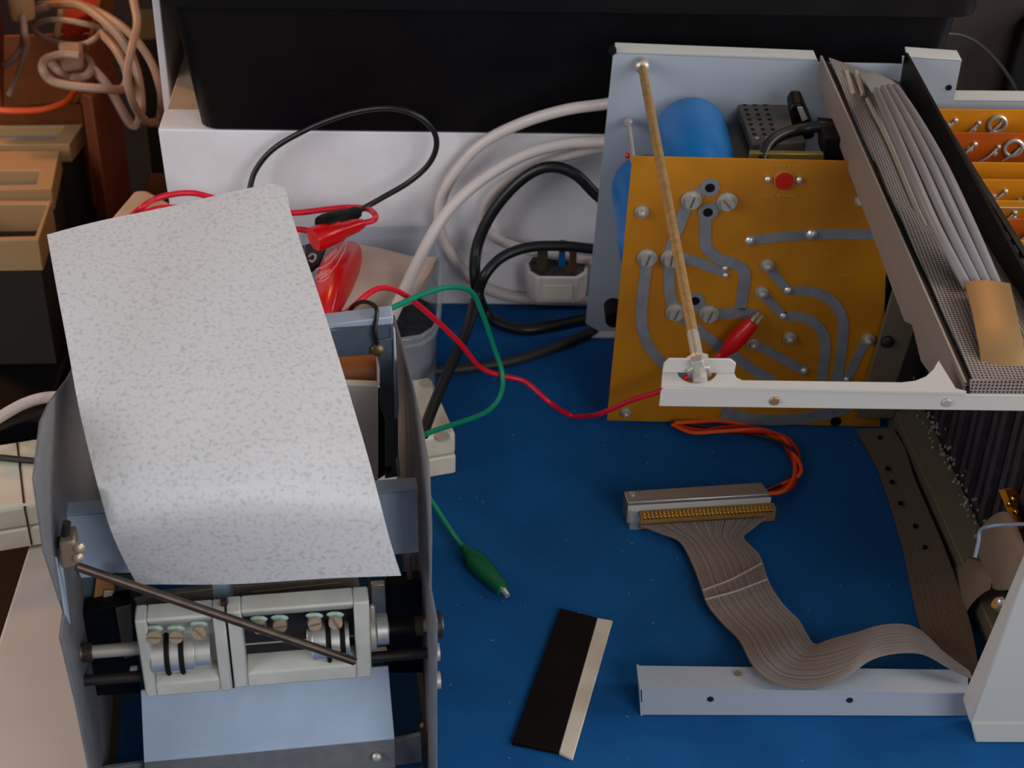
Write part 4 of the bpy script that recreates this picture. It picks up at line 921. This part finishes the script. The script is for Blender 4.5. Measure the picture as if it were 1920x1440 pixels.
# ================================================================== CABLES AT THE BACK
def cable(nm, lbl, keys, r, m, cat='cable', n=8, seg=10):
    o = B().tube(spline(path(keys), n), r, seg).build(nm, M[m]); tag(o, lbl, cat); return o
yb = 1.1345
cable('white_mains_cable', 'thick white cable looping highest, from the chassis down past the clear tub', [(1165, 190, 'y', 1.118), (1130, 196, 'y', 1.125), (1060, 206, 'y', 1.130), (980, 230, 'y', yb), (905, 268, 'y', yb), (855, 320, 'y', yb), (829, 372, 'y', yb), (824, 425, 'y', yb), (842, 470, 'y', yb), (884, 522, 'y', yb), (935, 550, 'y', 1.138), (1000, 561, 'y', 1.1395), (1110, 564, 'y', 1.1395), (1160, 564, 'y', 1.1395)], .0044, 'cablewhite')
cable('white_mains_cable', 'thick white cable crossing in front of the clear tub to the printer plate', [(1165, 266, 'y', 1.112), (1128, 266, 'y', 1.118), (1060, 270, 'y', 1.122), (990, 288, 'y', 1.122), (920, 326, 'y', 1.118), (862, 372, 'y', 1.11), (822, 420, 'y', 1.10), (790, 478, 'y', 1.08), (762, 536, 'y', 1.05), (738, 588, 'y', 1.02), (722, 622, 'y', 1.0), (712, 680, 'z', .04), (706, 740, 'z', .01)], .0045, 'cablewhite')
cable('white_mains_cable', 'thick white cable curling behind the black cable towards the upturned plug', [(1165, 276, 'y', 1.125), (1125, 278, 'y', 1.128), (1060, 293, 'y', 1.132), (985, 322, 'y', yb), (930, 358, 'y', yb), (909, 400, 'y', yb), (922, 440, 'y', yb), (965, 462, 'y', yb), (1020, 474, 'y', yb), (1080, 486, 'y', yb), (1150, 496, 'y', 1.125)], .0040, 'cablewhite')
cable('black_mains_cable', 'black cable making a large loop left of the upturned plug', [(1150, 392, 'y', 1.11), (1115, 362, 'y', 1.115), (1080, 328, 'y', 1.118), (1040, 313, 'y', 1.12), (1000, 322, 'y', 1.122), (955, 358, 'y', 1.122), (915, 412, 'y', 1.12), (893, 470, 'y', 1.115), (892, 530, 'y', 1.10), (908, 580, 'z', .012), (940, 608, 'z', .005), (985, 618, 'z', .0045), (1040, 610, 'z', .0045), (1095, 598, 'z', .0045), (1150, 590, 'z', .0045)], .0044, 'cableblack')
cable('black_mains_cable', 'black cable running from behind the plug pins down to the extension strip', [(1150, 472, 'y', 1.105), (1105, 466, 'y', 1.105), (1050, 461, 'y', 1.105), (990, 464, 'y', 1.105), (942, 482, 'y', 1.10), (910, 515, 'y', 1.09), (893, 560, 'd', 1.300), (878, 610, 'd', 1.262), (858, 660, 'd', 1.232), (832, 715, 'd', 1.205), (806, 778, 'd', 1.175), (793, 815, 'd', 1.155)], .0041, 'cableblack')
cable('dark_flex', 'dark grey flex lying flat on the mat behind the printer', [(1150, 598, 'z', .004), (1108, 622, 'z', .004), (1060, 643, 'z', .004), (1000, 665, 'z', .004), (940, 681, 'z', .004), (870, 691, 'z', .004), (800, 697, 'z', .004), (765, 699, 'z', .004)], .0038, 'cablegrey')
cable('grey_mains_cable', 'grey white cable arching over the left end of the extension strip', [(-40, 810, 'z', .055), (0, 782, 'z', .055), (45, 757, 'z', .055), (90, 745, 'z', .055), (135, 748, 'z', .05), (170, 770, 'z', .03)], .0040, 'cablewhite')
cable('flat_dark_lead', 'dark flat lead crossing the left end of the extension strip', [(-40, 856, 'z', .0385), (0, 858, 'z', .0385), (40, 862, 'z', .0385), (72, 864, 'z', .0385), (110, 860, 'z', .0385)], .0022, 'cablegrey')
cable('black_lead', 'thin black lead rising beside the left end of the strip', [(-20, 812, 'z', .045), (30, 790, 'z', .045), (70, 775, 'z', .045), (110, 765, 'z', .045)], .0020, 'cableblack')
# upturned plug
pg = thing('upturned_plug', 'white three-pin mains plug lying pins upwards beside the chassis', 'plug', Z(1040, 545, 0))
fr = Z(1040, 562, .0005); hp = .0385
ol = [(-.0165, .0), (.0150, .0), (.0225, .008), (.0245, .020), (.0220, .030), (-.0215, .030), (-.0255, .020), (-.0240, .008)]
fr.y = 1.1105
def PG(a, b_, z): return V((fr.x + a, fr.y + b_, z))
B().quad8([PG(a * .97, b_, .0225) for a, b_ in ol], [PG(a, b_ * 1.0, hp + .008) for a, b_ in ol]).build('body', M['cablewhite'], pg, bevel=.0015, seg=3)
B().prism([PG(a * .88, .0018 + b_ * .88, hp + .0078) for a, b_ in ol], (0, 0, .0008)).build('face', M['plugtop'], pg)
B().prism([PG(-.0115, -.0001, .026), PG(.0115, -.0001, .026), PG(.0115, -.0001, .0395), PG(-.0115, -.0001, .0395)], (0, -.0006, 0)).build('name_panel', M['strip'], pg, bevel=.0004)
for nm, m_, x, w, b_, h in (('earth_pin', 'oldbrass', -.0125, .0040, .010, .0200), ('neutral_pin', 'bluesleeve', .0030, .0026, .017, .0125), ('live_pin', 'pinbrown', .0110, .0028, .009, .0185)):
    B().prism([PG(x - w, b_ - .002, hp + .008), PG(x + w, b_ - .002, hp + .008), PG(x + w, b_ + .002, hp + .008), PG(x - w, b_ + .002, hp + .008)], (0, 0, h)).build(nm, M[m_], pg, bevel=.0007)
B().prism([PG(.0006, .015, hp + .0205), PG(.0054, .015, hp + .0205), PG(.0054, .019, hp + .0205), PG(.0006, .019, hp + .0205)], (0, 0, .010)).build('pin_tip', M['oldbrass'], pg, bevel=.0006)

# ================================================================== CLEAR TUB AND CONTENTS
ct = thing('clear_tub', 'clear plastic food tub by the white box holding red and beige packets', 'tub', Z(700, 580, 0))
zt_ = .079
def wob(x, y, z): return Z(x, y, z)
rim = [(560, 440), (566, 430), (700, 425), (798, 423), (822, 436), (831, 470), (830, 540), (826, 592), (815, 616), (790, 632), (740, 640), (560, 655)]
R0_ = [wob(x, y, zt_) for x, y in rim]; cen = sum(R0_, V((0, 0, 0))) / len(R0_)
def inset(f, z): return [V((cen.x + (p.x - cen.x) * f, cen.y + (p.y - cen.y) * f, z)) for p in R0_]
loops = [inset(1.0, zt_ - .008), inset(1.0, zt_), inset(.965, zt_ + .001), inset(.955, zt_ - .004), inset(.90, zt_ - .006), inset(.84, .004), inset(.80, .001), inset(.80, .0004), inset(.855, .0004), inset(.915, zt_ - .009)]
b = B(); n = len(R0_)
for l_ in loops: b.v += l_
for i in range(len(loops)):
    i2 = (i + 1) % len(loops)
    if i == 6:
        continue
    for k in range(n):
        k2 = (k + 1) % n; b.f.append((i * n + k, i * n + k2, i2 * n + k2, i2 * n + k))
b.f.append(tuple(6 * n + k for k in range(n))); b.f.append(tuple(7 * n + n - 1 - k for k in range(n)))
b.build('tub_shell', M['clear'], ct, bevel=.0008, smooth=60)
o = B().prism([V((p.x, p.y, .0022)) for p in inset(.80, 0)], (0, 0, .020)).build('dark_oddments', mat('charcoal_oddments', (54, 52, 56), .7, var=.4, scale=120, bump=.8, bscale=150)); tag(o, 'heap of charcoal grey oddments in the bottom of the clear tub', 'oddments'); o['kind'] = 'stuff'
# beige bag
zz = .058
def bagpt(x, y, z): return Z(x, y, z)
rows = [[bagpt(640, 452, 0.0700), bagpt(700, 462, 0.0680), bagpt(770, 480, 0.0670), bagpt(820, 482, 0.0740)],
        [bagpt(640, 490, 0.0760), bagpt(700, 496, 0.0740), bagpt(765, 506, 0.0700), bagpt(808, 508, 0.0700)],
        [bagpt(640, 530, 0.0760), bagpt(695, 532, 0.0730), bagpt(755, 538, 0.0680), bagpt(792, 530, 0.0650)],
        [bagpt(640, 570, 0.0680), bagpt(690, 566, 0.0650), bagpt(735, 572, 0.0620), bagpt(775, 556, 0.0600)]]
o = B().sheet(rows, .006).build('beige_bag', M['beigebag'], smooth=70); o.modifiers.new('soft', 'SUBSURF').levels = 1; o.modifiers['soft'].render_levels = 1; o.modifiers['soft'].subdivision_type = 'SIMPLE'
tag(o, 'crumpled beige paper bag sticking out of the clear tub', 'bag')
# red packet
out = [(655, 442), (676, 448), (682, 470), (676, 500), (660, 540), (640, 575), (614, 606), (590, 570), (588, 510), (604, 478), (630, 450)]
cpt = Z(640, 515, 0.0930)
P_ = [Z(x, y, 0.0800) for x, y in out]
b = B(); b.v = P_ + [p + V((0, 0, -.010)) for p in P_] + [cpt + (p - cpt) * .55 + V((0, 0, .004)) for p in P_] + [cpt + V((0, 0, .004))]
n = len(P_)
for k in range(n):
    k2 = (k + 1) % n
    b.f += [(k, k2, 2 * n + k2, 2 * n + k), (2 * n + k, 2 * n + k2, 3 * n), (k, n + k, n + k2, k2)]
b.f.append(tuple(n + n - 1 - k for k in range(n)))
pk = thing('red_packet', 'glossy red packet with white print lying in the clear tub', 'packet', Z(640, 520, .05))
b.build('packet_body', M['red'], pk, smooth=60).modifiers.new('soft', 'SUBSURF').levels = 1
pb2 = B()
def PT(x, y): return Z(x, y, 0.0965)
def stroke(pts, r=.00028): pb2.tube([PT(*p) for p in pts], r, 5)
for i in range(5):                                          # two blocks of print too blurred to read, ruled off by curved lines
    x0, y0 = 594 + i * 4.2, 519 - i * 1.2; stroke([(x0 + 1, y0 - 3), (x0 - .6, y0 + 3.5)]); stroke([(x0 + 1, y0 - 3), (x0 + 3, y0 - 2.4)])
    stroke([(x0 + 3 + 4, y0 - 9), (x0 + 1.6 + 4, y0 - 5)])
for i in range(6): x0, y0 = 610 + i * 4.0, 486 - i * 3.6; stroke([(x0, y0 - 3), (x0 - 1, y0 + 4), (x0 + 2, y0 + 3)])
stroke([(592, 505), (606, 501), (620, 492), (634, 474), (648, 452)]); stroke([(600, 524), (616, 514), (632, 495), (646, 470), (651, 452)]); stroke([(596, 528), (606, 527), (618, 518)])
pb2.build('white_print', M['print'], pk, kind='stuff', smooth=0)
o = B().prism([Z(560, 470, 0.0700), Z(594, 460, 0.0700), Z(612, 470, 0.0700), Z(600, 500, 0.0700), (Z(575, 520, 0.0700))], (0, 0, .004)).build('dark_foil', M['dark'], bevel=.001); tag(o, 'dark foil packet between the red packet and the speckled paper', 'packet')
o = B().tube(spline([Z(578, 482, 0.0760), Z(586, 476, 0.0770), (Z(592, 480, 0.0760)), Z(588, 490, 0.0760), Z(580, 488, 0.0760)]), .0009, 6).build('wire_clip', M['steel']); tag(o, 'small bright wire clip on the dark foil packet', 'clip')

# ================================================================== TEST LEADS
def lead(nm, lbl, keys, r, m, loc=None):
    t = thing(nm, lbl, 'test lead', path(keys[:2])[0]); pts = spline(path(keys), 8)
    B().tube(pts, r, 10).build('wire', M[m], t); return t
bl_ = lead('black_test_lead', 'black test lead looping in front of the black tub with a black clip', [(462, 400, 'y', 1.12), (468, 356, 'y', 1.125), (480, 318, 'y', 1.13), (512, 280, 'y', 1.132), (565, 248, 'y', 1.132), (625, 222, 'y', 1.130), (685, 206, 'y', 1.126), (738, 203, 'y', 1.122), (782, 216, 'y', 1.120), (812, 244, 'y', 1.122), (818, 276, 'y', 1.124), (802, 310, 'y', 1.126), (766, 342, 'y', 1.126), (718, 370, 'y', 1.122), (686, 388, 'y', 1.118), (660, 402, 'y', 1.104)], .0022, 'cableblack')
def boot(par, a, b_, prof, m, flat=.62, side=None):
    """tapered vinyl clip boot from wire end a to mouth b"""
    a, b_ = V(a), V(b_); d = b_ - a; t = d.normalized(); sd = t.cross(V((0, 0, 1))).normalized(); nn = sd.cross(t); bb_ = B(); rows = []
    n = 16; o = 0
    for f, w, h in prof:
        c = a + d * f
        for k in range(n):
            q = 2 * pi * k / n; x = cos(q); y = sin(q); x = math.copysign(abs(x) ** .75, x); y = math.copysign(abs(y) ** .75, y)
            bb_.v.append(c + sd * x * w + nn * y * h)
    for i in range(len(prof) - 1):
        for k in range(n):
            k2 = (k + 1) % n; bb_.f.append((i * n + k, i * n + k2, (i + 1) * n + k2, (i + 1) * n + k))
    bb_.f.append(tuple(n - 1 - k for k in range(n))); bb_.f.append(tuple((len(prof) - 1) * n + k for k in range(n)))
    return bb_.build('clip_boot', M[m], par, smooth=50)
big = [(0, .0038, .0038), (.1, .0048, .0048), (.38, .0055, .0055), (.42, .0070, .0066), (.85, .0088, .0075), (1, .0082, .0070)]
boot(bl_, Y(672, 397, 1.108), Y(604, 425, 1.082), big, 'blackmatt')
rd = lead('red_test_lead', 'red test lead curling behind the paper to a fat red clip', [(235, 416, 'z', .080), (262, 392, 'y', 1.085), (290, 374, 'y', 1.10), (325, 364, 'y', 1.11), (362, 362, 'y', 1.115), (396, 370, 'y', 1.115), (450, 385, 'y', 1.115), (500, 396, 'y', 1.115), (552, 399, 'y', 1.115), (600, 394, 'y', 1.120), (648, 389, 'y', 1.124), (686, 391, 'y', 1.118), (703, 402, 'y', 1.10), (700, 413, 'y', 1.097), (672, 420, 'y', 1.093)], .0023, 'redwire')
boot(rd, Y(682, 418, 1.093), Y(588, 449, 1.070), [(0, .0030, .003), (.15, .0050, .0048), (.42, .0062, .006), (.48, .0076, .0072), (.9, .0098, .0085), (1, .0094, .0080)], 'red')
r2 = lead('red_lead_strand', 'second red lead just showing above the top edge of the paper', [(270, 400, 'y', 1.075), (296, 392, 'y', 1.085), (330, 390, 'y', 1.09), (380, 396, 'y', 1.09)], .0026, 'redwire')
r3 = lead('red_lead_strand', 'faded red lead lying on the tub rim beside the paper edge', [(520, 430, 'y', 1.10), (560, 430, 'y', 1.10), (585, 434, 'y', 1.098), (606, 440, 'y', 1.09)], .0024, 'redwire')
r4 = lead('red_lead_strand', 'red lead glimpsed left of the paper above the grey cable', [(112, 750, 'z', .06), (122, 735, 'z', .065), (138, 714, 'z', .07)], .0028, 'redwire')
# crocodile lead, red: printer -> amber board
YC = YP - .012
rl_ = lead('red_crocodile_lead', 'red crocodile lead running from the printer to the amber board', [(560, 680, 'd', 1.02), (622, 612, 'd', 1.04), (660, 577, 'd', 1.06), (698, 546, 'd', 1.08), (726, 540, 'd', 1.10), (760, 554, 'd', 1.125), (810, 594, 'd', 1.16), (860, 641, 'd', 1.19), (900, 688, 'd', 1.215), (940, 704, 'd', 1.225), (985, 716, 'd', 1.23), (1030, 754, 'd', 1.225), (1072, 779, 'z', .004), (1120, 777, 'y', .965), (1180, 752, 'y', .958), (1238, 733, 'y', .955), (1290, 706, 'y', .955), (1330, 682, 'y', YC - .002), (1352, 664, 'y', YC)], .0019, 'redwire')
bp = [(0, .0020, .0020), (.10, .0032, .003), (.35, .0062, .0055), (.6, .0066, .0058), (.9, .0056, .0048), (1, .0050, .0044)]
cb2 = boot(rl_, Y(1350, 670, YC), Y(1412, 603, YC + .002), bp, 'red')
for dx in (-4, 4): B().prism([Y(1408 + dx, 604 + dx * .8, YC + .002), Y(1414 + dx, 606 + dx * .8, YC + .002), Y(1428 + dx * .8, 588 + dx * .6, YP - .003), Y(1424 + dx * .8, 587 + dx * .6, YP - .003)], (0, -.0012, 0)).build('jaw', M['steel'], rl_)
gl = lead('green_crocodile_lead', 'green crocodile lead curving over the mat to a green clip', [(560, 660, 'd', 1.04), (626, 622, 'd', 1.05), (680, 600, 'd', 1.07), (740, 575, 'd', 1.10), (800, 549, 'd', 1.13), (850, 538, 'd', 1.15), (885, 549, 'd', 1.17), (906, 592, 'd', 1.19), (925, 648, 'd', 1.21), (942, 700, 'd', 1.22), (938, 742, 'd', 1.215), (912, 772, 'd', 1.205), (868, 790, 'd', 1.18), (828, 803, 'd', 1.15), (797, 814, 'd', 1.125)], .0019, 'greenwire')
B().tube(spline(path([(790, 912, 'd', 1.15), (808, 938, 'd', 1.155), (838, 984, 'z', .006), (872, 1032, 'z', .006)])), .0019, 10).build('wire', M['greenwire'], gl)
boot(gl, Z(868, 1026, .006), Z(943, 1106, .006), [(0, .0022, .0022), (.10, .0034, .0032), (.35, .0072, .0052), (.55, .0070, .0052), (.9, .0050, .0042), (1, .0042, .0038)], 'green')
B().tube([Z(940, 1102, .006), Z(952, 1117, .005)], [.0024, .0020], 10).build('clip_tip', M['steel'], gl)
